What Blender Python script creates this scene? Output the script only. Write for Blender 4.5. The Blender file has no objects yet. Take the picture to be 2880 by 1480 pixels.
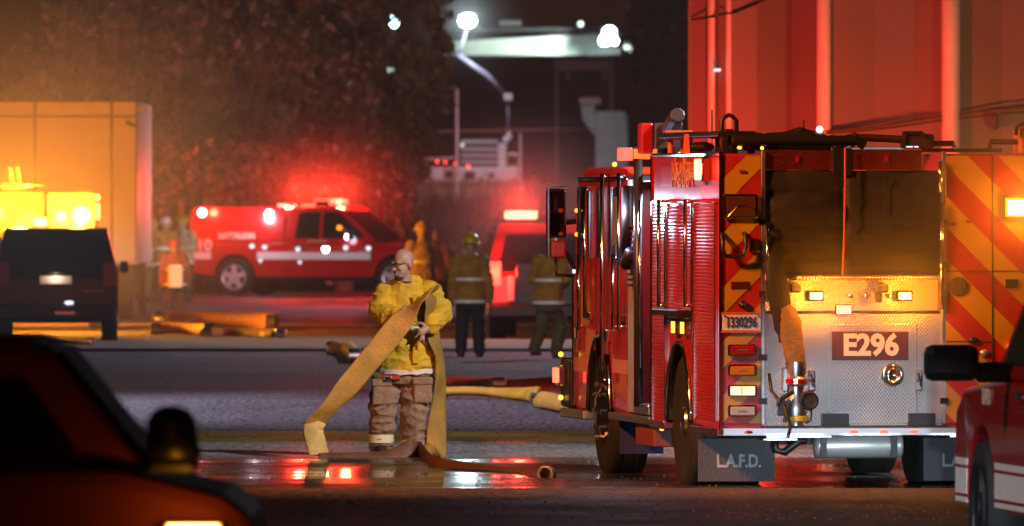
import bpy, bmesh, math, random
from mathutils import Vector, Matrix, noise
from math import sin, cos, pi, radians as R

random.seed(7)
S = bpy.context.scene
COL = S.collection

# ------------------------------------------------------------------ camera
CAM_H = 2.25
FPX = 31300.0            # focal length in photograph pixels (2880 wide)
HOR = 545.0              # horizon row in the photograph
K = 2880 / 2576
cam_d = bpy.data.cameras.new('camera')
cam = bpy.data.objects.new('camera', cam_d)
COL.objects.link(cam)
cam.location = (0, 0, CAM_H)
cam.rotation_euler = (R(90), 0, 0)
cam_d.sensor_width = 36
cam_d.lens = 36 * FPX / 2880
cam_d.shift_y = -(740 - HOR) / 2880
cam_d.clip_start = 1
cam_d.clip_end = 3000
cam_d.dof.use_dof = True
cam_d.dof.focus_distance = 87
cam_d.dof.aperture_fstop = 7.0
cam_d.dof.aperture_blades = 0
S.camera = cam

# ------------------------------------------------------------------ night sky
W = bpy.data.worlds.new('World')
S.world = W
W.use_nodes = True
nt = W.node_tree
bg = nt.nodes['Background']
sky = nt.nodes.new('ShaderNodeTexSky')
sky.sky_type = 'NISHITA'
sky.sun_disc = False
sky.sun_elevation = R(-4.0)
sky.sun_rotation = R(0)
nt.links.new(sky.outputs[0], bg.inputs[0])
bg.inputs[1].default_value = 0.06

S.view_settings.view_transform = 'Standard'
S.view_settings.look = 'None'
S.view_settings.gamma = 1
S.view_settings.exposure = 0
S.view_settings.use_curve_mapping = False
S.cycles.use_denoising = True
S.cycles.denoiser = 'OPENIMAGEDENOISE'
S.cycles.max_bounces = 5
S.cycles.diffuse_bounces = 2
S.cycles.glossy_bounces = 3
S.cycles.volume_bounces = 0
S.cycles.sample_clamp_indirect = 4
S.cycles.sample_clamp_direct = 0
S.cycles.caustics_reflective = False
S.cycles.caustics_refractive = False
S.cycles.use_light_tree = True

# ------------------------------------------------------------------ helpers
def P(xd, yd, s):
    """point seen at (xd, yd) of the 2576-wide view of the photograph where a metre covers s photo pixels"""
    return Vector(((xd * K - 1440) / s, FPX / s, CAM_H + (HOR - yd * K) / s))

def gp(xd, yd):
    """ground point seen at (xd, yd)"""
    s = (yd * K - HOR) / CAM_H
    return Vector(((xd * K - 1440) / s, FPX / s, 0))

class MB:
    def __init__(self):
        self.bm = bmesh.new()
    def face(self, pts):
        vs = [self.bm.verts.new(p) for p in pts]
        self.bm.faces.new(vs)
        return self
    def box(self, x0, x1, y0, y1, z0, z1):
        c = [(x, y, z) for z in (z0, z1) for y in (y0, y1) for x in (x0, x1)]
        v = [self.bm.verts.new(p) for p in c]
        for f in ((0, 2, 3, 1), (4, 5, 7, 6), (0, 1, 5, 4), (2, 6, 7, 3), (0, 4, 6, 2), (1, 3, 7, 5)):
            self.bm.faces.new([v[i] for i in f])
        return self
    def loop_rings(self, rings, cap=True, closed=True):
        vr = [[self.bm.verts.new(p) for p in r] for r in rings]
        n = len(vr[0])
        for a, b in zip(vr, vr[1:]):
            for i in range(n if closed else n - 1):
                j = (i + 1) % n
                self.bm.faces.new((a[i], a[j], b[j], b[i]))
        if cap and closed:
            self.bm.faces.new(vr[0][::-1])
            self.bm.faces.new(vr[-1])
        return self
    def tube(self, pts, r, n=8, cap=True):
        pts = [Vector(p) for p in pts]
        rr = r if isinstance(r, (list, tuple)) else [r] * len(pts)
        rings, up = [], None
        for i, p in enumerate(pts):
            t = (pts[min(i + 1, len(pts) - 1)] - pts[max(i - 1, 0)]).normalized()
            if up is None:
                up = Vector((0, 0, 1)) if abs(t.z) < .9 else Vector((0, 1, 0))
            a = t.cross(up)
            if a.length < 1e-4:
                a = t.cross(Vector((1, 0, 0)))
            a.normalize()
            b = a.cross(t).normalized()
            up = b
            rings.append([p + (a * cos(2 * pi * k / n) + b * sin(2 * pi * k / n)) * rr[i] for k in range(n)])
        return self.loop_rings(rings, cap)
    def lathe(self, prof, c=(0, 0, 0), axis='x', n=24, cap=True):
        """prof: (radius, offset along axis)"""
        c = Vector(c)
        ax = {'x': (Vector((1, 0, 0)), Vector((0, 1, 0)), Vector((0, 0, 1))),
              'y': (Vector((0, 1, 0)), Vector((0, 0, 1)), Vector((1, 0, 0))),
              'z': (Vector((0, 0, 1)), Vector((1, 0, 0)), Vector((0, 1, 0)))}[axis]
        rings = [[c + ax[0] * o + (ax[1] * cos(2 * pi * k / n) + ax[2] * sin(2 * pi * k / n)) * r for k in range(n)] for r, o in prof]
        return self.loop_rings(rings, cap)
    def ball(self, c, r, nu=12, nv=8):
        r = r if isinstance(r, (tuple, list, Vector)) else (r, r, r)
        rings = []
        for j in range(nv + 1):
            t = pi * (j + .08) / (nv + .16)
            rings.append([(c[0] + r[0] * sin(t) * cos(2 * pi * k / nu), c[1] + r[1] * sin(t) * sin(2 * pi * k / nu), c[2] + r[2] * cos(t)) for k in range(nu)])
        return self.loop_rings(rings)
    def prism_y(self, poly, y0, y1):
        """polygon in x,z extruded along y"""
        return self.loop_rings([[(x, y0, z) for x, z in poly], [(x, y1, z) for x, z in poly]])
    def prism_x(self, poly, x0, x1):
        """polygon in y,z extruded along x; x0/x1 may be functions of z"""
        f0 = x0 if callable(x0) else (lambda z: x0)
        f1 = x1 if callable(x1) else (lambda z: x1)
        return self.loop_rings([[(f0(z), y, z) for y, z in poly], [(f1(z), y, z) for y, z in poly]])
    def prism_z(self, poly, z0, z1):
        return self.loop_rings([[(x, y, z0) for x, y in poly], [(x, y, z1) for x, y in poly]])
    def limb(self, pts, rad, n=10):
        """tapered limb with ball joints (for voxel union)"""
        for i in range(len(pts) - 1):
            self.tube([pts[i], pts[i + 1]], [rad[i], rad[i + 1]], n)
        for p, r in zip(pts, rad):
            self.ball(p, r, n, 6)
        return self
    def loft(self, secs, n=16):
        """horizontal ellipse sections (cx, cy, z, rx, ry)"""
        return self.loop_rings([[(cx + rx * cos(2 * pi * k / n), cy + ry * sin(2 * pi * k / n), z) for k in range(n)] for cx, cy, z, rx, ry in secs])
    def ribbon(self, pts, wdir, w, t, n=10, sub=4):
        """flat hose: flattened tube swept along pts, width along wdir"""
        pts = [Vector(p) for p in pts]
        wdir = [Vector(d).normalized() for d in wdir]
        N = len(pts)
        P2, D2 = [], []
        for i in range(N - 1):
            p0, p1, p2, p3 = pts[max(i - 1, 0)], pts[i], pts[i + 1], pts[min(i + 2, N - 1)]
            for k in range(sub):
                u = k / sub
                P2.append(.5 * ((2 * p1) + (p2 - p0) * u + (2 * p0 - 5 * p1 + 4 * p2 - p3) * u * u + (3 * p1 - p0 - 3 * p2 + p3) * u ** 3))
                D2.append(wdir[i].lerp(wdir[i + 1], u).normalized())
        P2.append(pts[-1]); D2.append(wdir[-1])
        rings = []
        for i, p in enumerate(P2):
            tg = (P2[min(i + 1, len(P2) - 1)] - P2[max(i - 1, 0)]).normalized()
            d = (D2[i] - tg * D2[i].dot(tg)).normalized()
            nn = tg.cross(d)
            ww = w[i * len(w) // len(P2)] if isinstance(w, list) else w
            rings.append([p + d * cos(2 * pi * k / n) * ww / 2 + nn * sin(2 * pi * k / n) * t / 2 for k in range(n)])
        return self.loop_rings(rings)
    def mesh(self, name):
        bmesh.ops.recalc_face_normals(self.bm, faces=self.bm.faces)
        me = bpy.data.meshes.new(name)
        self.bm.to_mesh(me)
        self.bm.free()
        return me
    def build(self, name, mat, parent=None, smooth=False, bev=0, loc=None, seg=2):
        o = bpy.data.objects.new(name, self.mesh(name))
        COL.objects.link(o)
        if mat:
            o.data.materials.append(mat)
        if parent:
            o.parent = parent
        if loc is not None:
            o.location = loc
        if smooth:
            o.data.polygons.foreach_set('use_smooth', [True] * len(o.data.polygons))
            if smooth == 'auto':
                try:
                    o.data.set_sharp_from_angle(angle=R(38))
                except Exception:
                    pass
        if bev:
            m = o.modifiers.new('edge', 'BEVEL')
            m.width = bev; m.segments = seg; m.limit_method = 'ANGLE'; m.angle_limit = R(40)
        return o

def inst(me, name, parent=None, loc=(0, 0, 0), rot=(0, 0, 0), scale=(1, 1, 1)):
    o = bpy.data.objects.new(name, me)
    COL.objects.link(o)
    o.parent = parent
    o.location = loc; o.rotation_euler = rot; o.scale = scale
    return o

def tag(o, label=None, cat=None, group=None, kind=None):
    if label: o['label'] = label
    if cat: o['category'] = cat
    if group: o['group'] = group
    if kind: o['kind'] = kind
    return o

def thing(name, loc, label, cat, rz=0, group=None):
    o = bpy.data.objects.new(name, None)
    COL.objects.link(o)
    o.empty_display_size = .3
    o.location = loc; o.rotation_euler = (0, 0, rz)
    return tag(o, label, cat, group)

def remesh(mb, name, mat, parent, vox, noise_amp=0, noise_sc=10, smooth_it=4, fold=0, iters_mat=None):
    """union of the pieces as one continuous skin"""
    o = bpy.data.objects.new(name, mb.mesh(name))
    COL.objects.link(o)
    m = o.modifiers.new('r', 'REMESH'); m.mode = 'VOXEL'; m.voxel_size = vox
    m2 = o.modifiers.new('s', 'SMOOTH'); m2.factor = .5; m2.iterations = smooth_it
    dg = bpy.context.evaluated_depsgraph_get()
    me = bpy.data.meshes.new_from_object(o.evaluated_get(dg))
    o.modifiers.clear()
    o.data = me
    me.name = name
    if noise_amp:
        nor = [v.normal.copy() for v in me.vertices]
        for v, nn in zip(me.vertices, nor):
            p = v.co
            d = noise.noise(p * noise_sc) + .5 * noise.noise(p * noise_sc * 2.3)
            if fold:
                # cloth folds: sharp ridged waves running across the limb
                q = Vector((p.x * .55, p.y * .55, p.z * 1.7)) * noise_sc * .8
                d += fold * (1 - 2 * abs(noise.noise(q)) ** .6)
            v.co = p + nn * d * noise_amp
    me.materials.clear()
    me.materials.append(mat)
    me.polygons.foreach_set('use_smooth', [True] * len(me.polygons))
    o.parent = parent
    return o

def text(body, name, mat, parent, loc, size, rot, sx=1.0, ext=.003, bold=.0, align='CENTER', spacing=1.0):
    c = bpy.data.curves.new(name, 'FONT')
    c.body = body; c.size = size; c.extrude = ext; c.offset = bold
    c.align_x = align; c.align_y = 'CENTER'; c.space_character = spacing
    c.resolution_u = 3
    t = bpy.data.objects.new(name, c)
    COL.objects.link(t)
    dg = bpy.context.evaluated_depsgraph_get()
    me = bpy.data.meshes.new_from_object(t.evaluated_get(dg))
    bpy.data.objects.remove(t)
    bpy.data.curves.remove(c)
    me.materials.clear(); me.materials.append(mat)
    return inst(me, name, parent, loc, rot, (sx, 1, 1))

REAR = (R(90), 0, 0)          # lettering read from -y
LEFT = (R(90), 0, R(-90))     # lettering read from -x (parallel to the y axis)
RIGHT = (R(90), 0, R(90))     # lettering read from +x

def lamp(kind, name, loc, power, color, r=.05, parent=None, spot=None, aim=None, blend=.5):
    d = bpy.data.lights.new(name, kind)
    d.energy = power; d.color = color
    d.shadow_soft_size = r
    o = bpy.data.objects.new(name, d)
    COL.objects.link(o)
    o.parent = parent
    o.location = loc
    if kind == 'SPOT':
        d.spot_size = R(spot); d.spot_blend = blend
    if aim is not None:
        o.rotation_euler = Vector(aim).to_track_quat('-Z', 'Y').to_euler()
    return o

# ------------------------------------------------------------------ materials
MATS = {}
def mat(name, col, rough=.5, metal=0, bump=0, bsc=20, var=0, vsc=3, coat=0, emit=None, es=0, trans=0, spec=None, stretch=None, coat_r=.05, alpha=None):
    if name in MATS: return MATS[name]
    m = bpy.data.materials.new(name)
    m.use_nodes = True
    t = m.node_tree; b = t.nodes['Principled BSDF']
    b.inputs['Base Color'].default_value = (*col, 1)
    b.inputs['Roughness'].default_value = rough
    b.inputs['Metallic'].default_value = metal
    if spec is not None: b.inputs['Specular IOR Level'].default_value = spec
    if coat:
        b.inputs['Coat Weight'].default_value = coat
        b.inputs['Coat Roughness'].default_value = coat_r
    if trans: b.inputs['Transmission Weight'].default_value = trans
    if emit:
        b.inputs['Emission Color'].default_value = (*emit, 1)
        b.inputs['Emission Strength'].default_value = es
    tc = None
    if var or bump:
        tc = t.nodes.new('ShaderNodeTexCoord')
        src = tc.outputs['Object']
        if stretch:
            mp = t.nodes.new('ShaderNodeMapping'); mp.inputs['Scale'].default_value = stretch
            t.links.new(src, mp.inputs[0]); src = mp.outputs[0]
    if var:
        n = t.nodes.new('ShaderNodeTexNoise'); n.inputs['Scale'].default_value = vsc; n.inputs['Detail'].default_value = 5
        t.links.new(src, n.inputs['Vector'])
        mx = t.nodes.new('ShaderNodeMix'); mx.data_type = 'RGBA'
        mx.inputs[6].default_value = (*[c * (1 - var) for c in col], 1)
        mx.inputs[7].default_value = (*[min(1, c * (1 + var)) for c in col], 1)
        cr = t.nodes.new('ShaderNodeMapRange'); cr.inputs[1].default_value = .3; cr.inputs[2].default_value = .7
        t.links.new(n.outputs['Fac'], cr.inputs[0])
        t.links.new(cr.outputs[0], mx.inputs[0])
        t.links.new(mx.outputs[2], b.inputs['Base Color'])
        mr = t.nodes.new('ShaderNodeMapRange')
        mr.inputs[1].default_value = .3; mr.inputs[2].default_value = .7
        mr.inputs[3].default_value = max(.02, rough * .75); mr.inputs[4].default_value = min(1, rough * 1.3)
        t.links.new(n.outputs['Fac'], mr.inputs[0]); t.links.new(mr.outputs[0], b.inputs['Roughness'])
    if bump:
        n2 = t.nodes.new('ShaderNodeTexNoise'); n2.inputs['Scale'].default_value = bsc; n2.inputs['Detail'].default_value = 4
        t.links.new(src, n2.inputs['Vector'])
        bp = t.nodes.new('ShaderNodeBump'); bp.inputs['Strength'].default_value = bump; bp.inputs['Distance'].default_value = .02
        t.links.new(n2.outputs['Fac'], bp.inputs['Height']); t.links.new(bp.outputs[0], b.inputs['Normal'])
    MATS[name] = m
    return m

def glow(name, col, s):
    m = mat(name, (.02, .02, .02), .3, emit=col, es=s)
    try: m.cycles.emission_sampling = 'NONE'
    except Exception: pass
    return m

def tread_mat(name, col, rough=.3):
    """bright diamond tread plate: raised lozenges set at alternating slants"""
    m = bpy.data.materials.new(name); m.use_nodes = True
    t = m.node_tree; b = t.nodes['Principled BSDF']
    b.inputs['Base Color'].default_value = (*col, 1)
    b.inputs['Metallic'].default_value = 1
    tc = t.nodes.new('ShaderNodeTexCoord')
    mp = t.nodes.new('ShaderNodeMapping'); mp.inputs['Rotation'].default_value = (0, R(45), 0)
    t.links.new(tc.outputs['Object'], mp.inputs[0])
    v = t.nodes.new('ShaderNodeTexVoronoi'); v.inputs['Scale'].default_value = 58; v.inputs['Randomness'].default_value = .12
    mp.inputs['Scale'].default_value = (1, .02, .8)
    t.links.new(mp.outputs[0], v.inputs['Vector'])
    mr = t.nodes.new('ShaderNodeMapRange'); mr.inputs[1].default_value = .12; mr.inputs[2].default_value = .5
    mr.inputs[3].default_value = 1; mr.inputs[4].default_value = 0
    t.links.new(v.outputs['Distance'], mr.inputs[0])
    bp = t.nodes.new('ShaderNodeBump'); bp.inputs['Strength'].default_value = .7; bp.inputs['Distance'].default_value = .004
    t.links.new(mr.outputs[0], bp.inputs['Height']); t.links.new(bp.outputs[0], b.inputs['Normal'])
    n = t.nodes.new('ShaderNodeTexNoise'); n.inputs['Scale'].default_value = 3
    t.links.new(tc.outputs['Object'], n.inputs['Vector'])
    m2 = t.nodes.new('ShaderNodeMapRange'); m2.inputs[3].default_value = rough * .8; m2.inputs[4].default_value = rough * 1.4
    t.links.new(n.outputs['Fac'], m2.inputs[0]); t.links.new(m2.outputs[0], b.inputs['Roughness'])
    return m

RED = mat('red_paint', (.40, .012, .010), .34, coat=.45, var=.12, vsc=2)
DKRED = mat('dark_red_paint', (.25, .010, .010), .35, coat=.5)
CHROME = mat('chrome', (.75, .75, .76), .14, 1)
STEEL = mat('brushed_steel', (.55, .55, .57), .33, 1, var=.15, vsc=5)
ALU = mat('satin_aluminium', (.6, .6, .6), .42, 1)
BLACK = mat('black_plastic', (.012, .012, .013), .42)
RUBBER = mat('tyre_rubber', (.014, .013, .013), .72, bump=.3, bsc=60)
FLAP = mat('grey_flap_rubber', (.075, .075, .08), .7, bump=.3, bsc=30, var=.25, vsc=6)
VINYL = mat('dark_vinyl', (.010, .008, .006), .75, bump=.6, bsc=5, var=.18, vsc=2)
GLASS = mat('dark_glass', (.010, .009, .009), .06, spec=.6)
SMOKE = mat('smoked_lens', (.08, .03, .015), .08, spec=.6)
WHITE = mat('white_reflective', (.72, .68, .66), .4)
CREAM = mat('cream_lettering', (.80, .60, .46), .45)
GOLD = mat('gold_lettering', (.60, .28, .08), .35)
CHEVR = mat('red_reflective', (.36, .015, .012), .38, var=.1, vsc=4)
CHEVY = mat('yellow_reflective', (.44, .235, .015), .38, var=.1, vsc=4)
SIGNR = mat('maroon_sign', (.075, .006, .006), .4)
TREAD = tread_mat('tread_plate', (.62, .61, .60))
TREAD_RED_LIT = tread_mat('red_lit_tread_plate', (.35, .05, .04), .35)  # tread plate with red lamplight put into its colour
BLUE = mat('blue_rubber', (.02, .03, .16), .6)
INK = mat('dark_ink', (.03, .03, .09), .5)
AMB = glow('amber_light', (1, .27, .012), 3)
CORE = glow('hot_amber_core', (1, .60, .16), 14)
AMBL = glow('dim_amber_light', (1, .42, .04), 3)
REDL = glow('red_light', (1, .06, .03), 7)
REDW = glow('white_hot_red_light', (1, .16, .09), 8)
REDS = glow('small_red_light', (1, .05, .03), 5)
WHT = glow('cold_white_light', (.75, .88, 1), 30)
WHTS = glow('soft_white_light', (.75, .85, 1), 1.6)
BLUL = glow('blue_light', (.2, .35, 1), 8)
GRN = glow('green_light', (.1, 1, .3), 1.5)
LENSR = mat('red_lens', (.30, .008, .008), .12, spec=.7)
LENSA = mat('amber_lens', (.50, .16, .01), .12, spec=.7)
LENSC = mat('clear_lens', (.42, .40, .38), .12, spec=.7)
AMBC, REDC, COLDC = (1, .36, .02), (1, .035, .015), (.80, .90, 1)
# ------------------------------------------------------------------ ground
def wet_mat(name, col, rough0, rough1, bump=.25, bsc=1.5, wet=.0, col2=None, stretch=(1, 1, 1), vsc=.5, fine=.25):
    """paving with damp patches: broad stains, fine aggregate, patches where the film of water smooths it"""
    m = bpy.data.materials.new(name); m.use_nodes = True
    t = m.node_tree; b = t.nodes['Principled BSDF']
    tc = t.nodes.new('ShaderNodeTexCoord')
    mp = t.nodes.new('ShaderNodeMapping'); mp.inputs['Scale'].default_value = stretch
    t.links.new(tc.outputs['Object'], mp.inputs[0])
    n = t.nodes.new('ShaderNodeTexNoise'); n.inputs['Scale'].default_value = vsc; n.inputs['Detail'].default_value = 8; n.inputs['Roughness'].default_value = .65
    t.links.new(mp.outputs[0], n.inputs['Vector'])
    g = t.nodes.new('ShaderNodeTexNoise'); g.inputs['Scale'].default_value = 18; g.inputs['Detail'].default_value = 3
    mg = t.nodes.new('ShaderNodeMapping'); mg.inputs['Scale'].default_value = (1, .09, 1)
    t.links.new(tc.outputs['Object'], mg.inputs[0]); t.links.new(mg.outputs[0], g.inputs['Vector'])
    mx = t.nodes.new('ShaderNodeMix'); mx.data_type = 'RGBA'
    c2 = col2 or [c * .55 for c in col]
    mx.inputs[6].default_value = (*c2, 1); mx.inputs[7].default_value = (*[c * 1.25 for c in col], 1)
    cr = t.nodes.new('ShaderNodeMapRange'); cr.inputs[1].default_value = .35; cr.inputs[2].default_value = .65
    t.links.new(n.outputs['Fac'], cr.inputs[0]); t.links.new(cr.outputs[0], mx.inputs[0])
    m2 = t.nodes.new('ShaderNodeMix'); m2.data_type = 'RGBA'; m2.blend_type = 'MULTIPLY'; m2.inputs[0].default_value = fine * 2
    t.links.new(mx.outputs[2], m2.inputs[6])
    gr = t.nodes.new('ShaderNodeMapRange'); gr.inputs[1].default_value = .3; gr.inputs[2].default_value = .7; gr.inputs[3].default_value = .3; gr.inputs[4].default_value = 1.5
    t.links.new(g.outputs['Fac'], gr.inputs[0]); t.links.new(gr.outputs[0], m2.inputs[7])
    t.links.new(m2.outputs[2], b.inputs['Base Color'])
    rr = t.nodes.new('ShaderNodeMapRange'); rr.inputs[1].default_value = .4; rr.inputs[2].default_value = .62
    rr.inputs[3].default_value = rough0; rr.inputs[4].default_value = rough1
    t.links.new(n.outputs['Fac'], rr.inputs[0]); t.links.new(rr.outputs[0], b.inputs['Roughness'])
    if bump:
        w = t.nodes.new('ShaderNodeTexNoise'); w.inputs['Scale'].default_value = bsc; w.inputs['Detail'].default_value = 6
        t.links.new(mg.outputs[0] if bsc > 8 else tc.outputs['Object'], w.inputs['Vector'])
        bp = t.nodes.new('ShaderNodeBump'); bp.inputs['Strength'].default_value = bump; bp.inputs['Distance'].default_value = .01
        t.links.new(w.outputs['Fac'], bp.inputs['Height']); t.links.new(bp.outputs[0], b.inputs['Normal'])
    b.inputs['Specular IOR Level'].default_value = .15 if 'gutter' in name else .08 if name == 'asphalt' else .5
    return m

def yat(yd):
    return FPX * CAM_H / (yd * K - HOR)

def sheet(name, y0, y1, z, m, x0=-75, x1=75, z1=None):
    n = 24
    b = MB()
    for i in range(n):
        a, c = x0 + (x1 - x0) * i / n, x0 + (x1 - x0) * (i + 1) / n
        b.face([(a, y0, z), (c, y0, z), (c, y1, z if z1 is None else z1), (a, y1, z if z1 is None else z1)])
    bmesh.ops.remove_doubles(b.bm, verts=b.bm.verts, dist=.001)
    return tag(b.build(name, m), kind='structure')

ASPH = wet_mat('asphalt', (.095, .085, .098), .60, .85, .35, 20, vsc=.35, stretch=(1, .25, 1), fine=.48, col2=(.072, .064, .073))
GUT = wet_mat('wet_gutter_concrete', (.030, .027, .028), .07, .36, .10, 2.2, vsc=.9, stretch=(.5, .3, 1), fine=.1)
PAVE = wet_mat('brown_concrete', (.075, .066, .060), .6, .8, .5, 22, vsc=.8, fine=.48)
LIT_LANE = wet_mat('lit_concrete', (.42, .47, .52), .28, .5, .2, 18, vsc=.5, stretch=(.25, .5, 1), col2=(.20, .22, .25), fine=.4)  # pale blue colour holds the lamplight that falls on this strip
YEL = wet_mat('worn_yellow_paint', (.42, .34, .04), .4, .6, .3, 20, vsc=1.2, col2=(.10, .09, .05), stretch=(.6, .4, 1))
DIRT = wet_mat('dry_verge', (.085, .070, .040), .8, .95, .8, 9, vsc=1.5, col2=(.035, .035, .018))
TAR = mat('tar_seam', (.012, .011, .011), .35)

def build_ground():
    b = MB()
    ys = [-20, 60, 140, 220, 285, 300, 315, 330, 345, 360, 380, 420, 470, 520]
    zs = [0, 0, 0, 0, 0, .25, .8, 1.4, 1.85, 2.25, 2.5, 2.6, 2.7, 2.8]
    nx = 40
    V = [[b.bm.verts.new((-75 + 150 * i / nx, y, z + (.25 * noise.noise(Vector((i * .6, y * .05, 1))) if y > 290 else 0))) for i in range(nx + 1)] for y, z in zip(ys, zs)]
    for r0, r1 in zip(V, V[1:]):
        for i in range(nx):
            b.bm.faces.new((r0[i], r0[i + 1], r1[i + 1], r1[i]))
    # ground is asphalt near, dry earth on the bank beyond
    o = b.build('ground', ASPH, smooth=True)
    o.data.materials.append(DIRT)
    for p in o.data.polygons:
        if p.center.y > 286: p.material_index = 1
    return tag(o, kind='structure')
build_ground()
sheet('pavement', 40, yat(1262), .085, PAVE)
kb = MB().box(-75, 75, yat(1262), yat(1262) + .35, -.05, .09)
tag(kb.build('kerb', mat('kerb_concrete', (.06, .055, .052), .75, var=.3, vsc=4), bev=.02), kind='structure')
sheet('gutter', yat(1262) + .35, 94.2, .065, GUT, z1=.004)
sheet('lit_concrete_lane', 94.2, yat(1112), .004, LIT_LANE)
sheet('road_marking', yat(1112), yat(1086), .004, YEL)
# tar filled joints across the road
for yd, w in ((1003, .10), (943, .12), (1155, .14)):
    y = yat(yd)
    b = MB()
    n = 60
    for i in range(n):
        x0, x1 = -30 + 60 * i / n, -30 + 60 * (i + 1) / n
        o0, o1 = .12 * noise.noise(Vector((i * .5, yd, 0))), .12 * noise.noise(Vector(((i + 1) * .5, yd, 0)))
        b.face([(x0, y + o0, .009), (x1, y + o1, .009), (x1, y + o1 + w, .009), (x0, y + o0 + w, .009)])
    tag(b.build('road_joint', TAR), kind='structure')
# raised median: low kerb with a strip of dry verge
ym0, ym1 = yat(884), yat(852)
mb_ = MB().box(-75, 9, ym0, ym1, -.02, .045)
tag(mb_.build('median', DIRT, bev=.03), kind='structure')
tag(MB().box(-75, 9, ym0 - .30, ym0 - .003, -.02, .05).build('median_kerb', mat('kerb_concrete', (.2, .18, .17)), bev=.03), kind='structure')
def grit():
    rnd = random.Random(3)
    b = MB()
    for i in range(5200):
        y = 74 + 62 * rnd.random() ** 1.6
        x = rnd.uniform(-6, 6) * (y / 95)
        z = .085 if y < yat(1262) else .065 - .061 * min(1, max(0, (y - 81.8) / 12.4)) if y < 94.2 else .004
        r = rnd.uniform(.005, .014) * (1 if rnd.random() < .95 else 1.6)
        a = rnd.uniform(0, 3)
        p = [(x + r * cos(a + k * 2.1) * rnd.uniform(.6, 1.4), y + 1.5 * r * sin(a + k * 2.1), z - .002) for k in range(3)]
        t_ = (x, y, z + r * rnd.uniform(.4, 1))
        for k in range(3):
            b.face([p[k], p[(k + 1) % 3], t_])
    tag(b.build('gravel', mat('grit_stone', (.09, .08, .075), .8, var=.5, vsc=1)), kind='stuff')
grit()
tag(MB().box(-75, 40, yat(820), yat(816), .004, .008).build('lot_marking', YEL), kind='structure')
# ------------------------------------------------------------------ the fire engine
EA = R(8)
EX0, EY0 = 1.55, 82.37
EW = 2.36
def rx(xd, y=0):
    p = xd * K - 1440
    A = EY0 + y * cos(EA); B = EX0 - y * sin(EA)
    return (FPX * B - p * A) / (p * sin(EA) - FPX * cos(EA))
def rz(yd, x=0, y=0):
    return CAM_H + (HOR - yd * K) * (EY0 + y * cos(EA) + x * sin(EA)) / FPX
def sy(xd, x=0):
    p = xd * K - 1440
    return (FPX * (EX0 + x * cos(EA)) - p * (EY0 + x * sin(EA))) / (p * cos(EA) + FPX * sin(EA))
def sz(yd, y, x=0):
    return rz(yd, x, y)

ENG = thing('fire_engine', (EX0, EY0, 0), 'large red fire engine seen from behind with chevrons and a sign reading E296', 'fire engine', EA)
E = ENG
XL, XR = rx(1918), rx(2373)     # hose bed opening between the two rear corner columns
YF = sy(1642)                   # front of the body, YC.. rear of the cab
YC, YN = sy(1583), 7.5
ZT, ZB = rz(387), .48
ZS = rz(692)                    # rear step wall top
def part(name, mb, m, bev=0, smooth=False, parent=None, label=None):
    o = mb.build(name, m, parent or E, smooth, bev)
    if label: o['label'] = label
    return o

# body: left and right columns of lockers, with the hose bed between them
WY, FY, WR = 2.0, 6.1, .525     # rear axle, front axle, tyre radius
def arch(cy, r, z0, n=14):
    return [(cy + r * cos(a), max(z0, WR + r * sin(a))) for a in [pi * i / n for i in range(n + 1)]]
side = [(0, ZB), (0, ZT), (YF, ZT), (YF, ZB)] 
lo = [(0, ZB), (0, ZT), (YF, ZT), (YF, ZB)] + [(WY + .62 * cos(pi * i / 16), max(ZB, WR + .60 * sin(pi * i / 16))) for i in range(17)]
body = MB().prism_x(lo, 0, XL).prism_x(lo, XR, EW)
BODY = part('body', body, RED, bev=.012)
part('hose_bed_floor', MB().box(XL, XR, .35, YF - .004, 1.0, 1.5), ALU)
part('rear_wall', MB().box(XL + .002, XR - .002, .03, .30, rz(1073), rz(790)).box(XL + .002, XR - .002, .22, .30, rz(790) + .001, ZS), TREAD)
# recess with warning lamps under the hose bed
part('recess_header', MB().box(XL + .24, XR - .01, .0, .215, rz(706), ZS), TREAD, bev=.01)
part('recess_shelf', MB().box(XL + .002, XR - .002, .028, .218, rz(790) - .001, rz(783)), CHROME, bev=.004)
for xd in (2060, 2283):
    o = part('warning_lamp', MB().box(rx(xd) - .062, rx(xd) + .062, .12, .21, rz(758), rz(733)), BLACK, bev=.01)
    part('lamp_lens', MB().box(rx(xd) - .05, rx(xd) + .05, .108, .122, rz(755), rz(736)), AMB, bev=.008, parent=o)
    part('lamp_core', MB().box(rx(xd) - .044, rx(xd) + .044, .104, .108, rz(753), rz(738)), CORE, bev=.003, parent=o)
    lamp('POINT', 'amber_lamp', (rx(xd), -.24, rz(745)), 13, (1, .30, .012), .04, E)
o = part('stop_lamp', MB().box(rx(2122) - .062, rx(2122) + .062, -.01, .028, rz(793), rz(767)), BLACK, bev=.01)
part('lamp_lens', MB().box(rx(2122) - .055, rx(2122) + .055, -.02, -.009, rz(791), rz(769)), REDW, bev=.008, parent=o)
lamp('POINT', 'stop_lamp_light', (rx(2122), -.06, rz(780)), 3, REDC, .04, E)
part('towing_eye', MB().tube([(rx(2215), .1, rz(735)), (rx(2215), .1, rz(762))], .03), CHROME)
for xd in (2005, 2225):
    part('work_lamp', MB().box(rx(xd) - .035, rx(xd) + .05, .10, .215, rz(738), rz(714)), CHROME, bev=.015)
for xd in (2150, 2190, 2250):
    part('bolt_head', MB().lathe([(.018, .2), (.018, .165), (.006, .16)], (rx(xd), 0, rz(746)), 'y', 8), CHROME)
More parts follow.
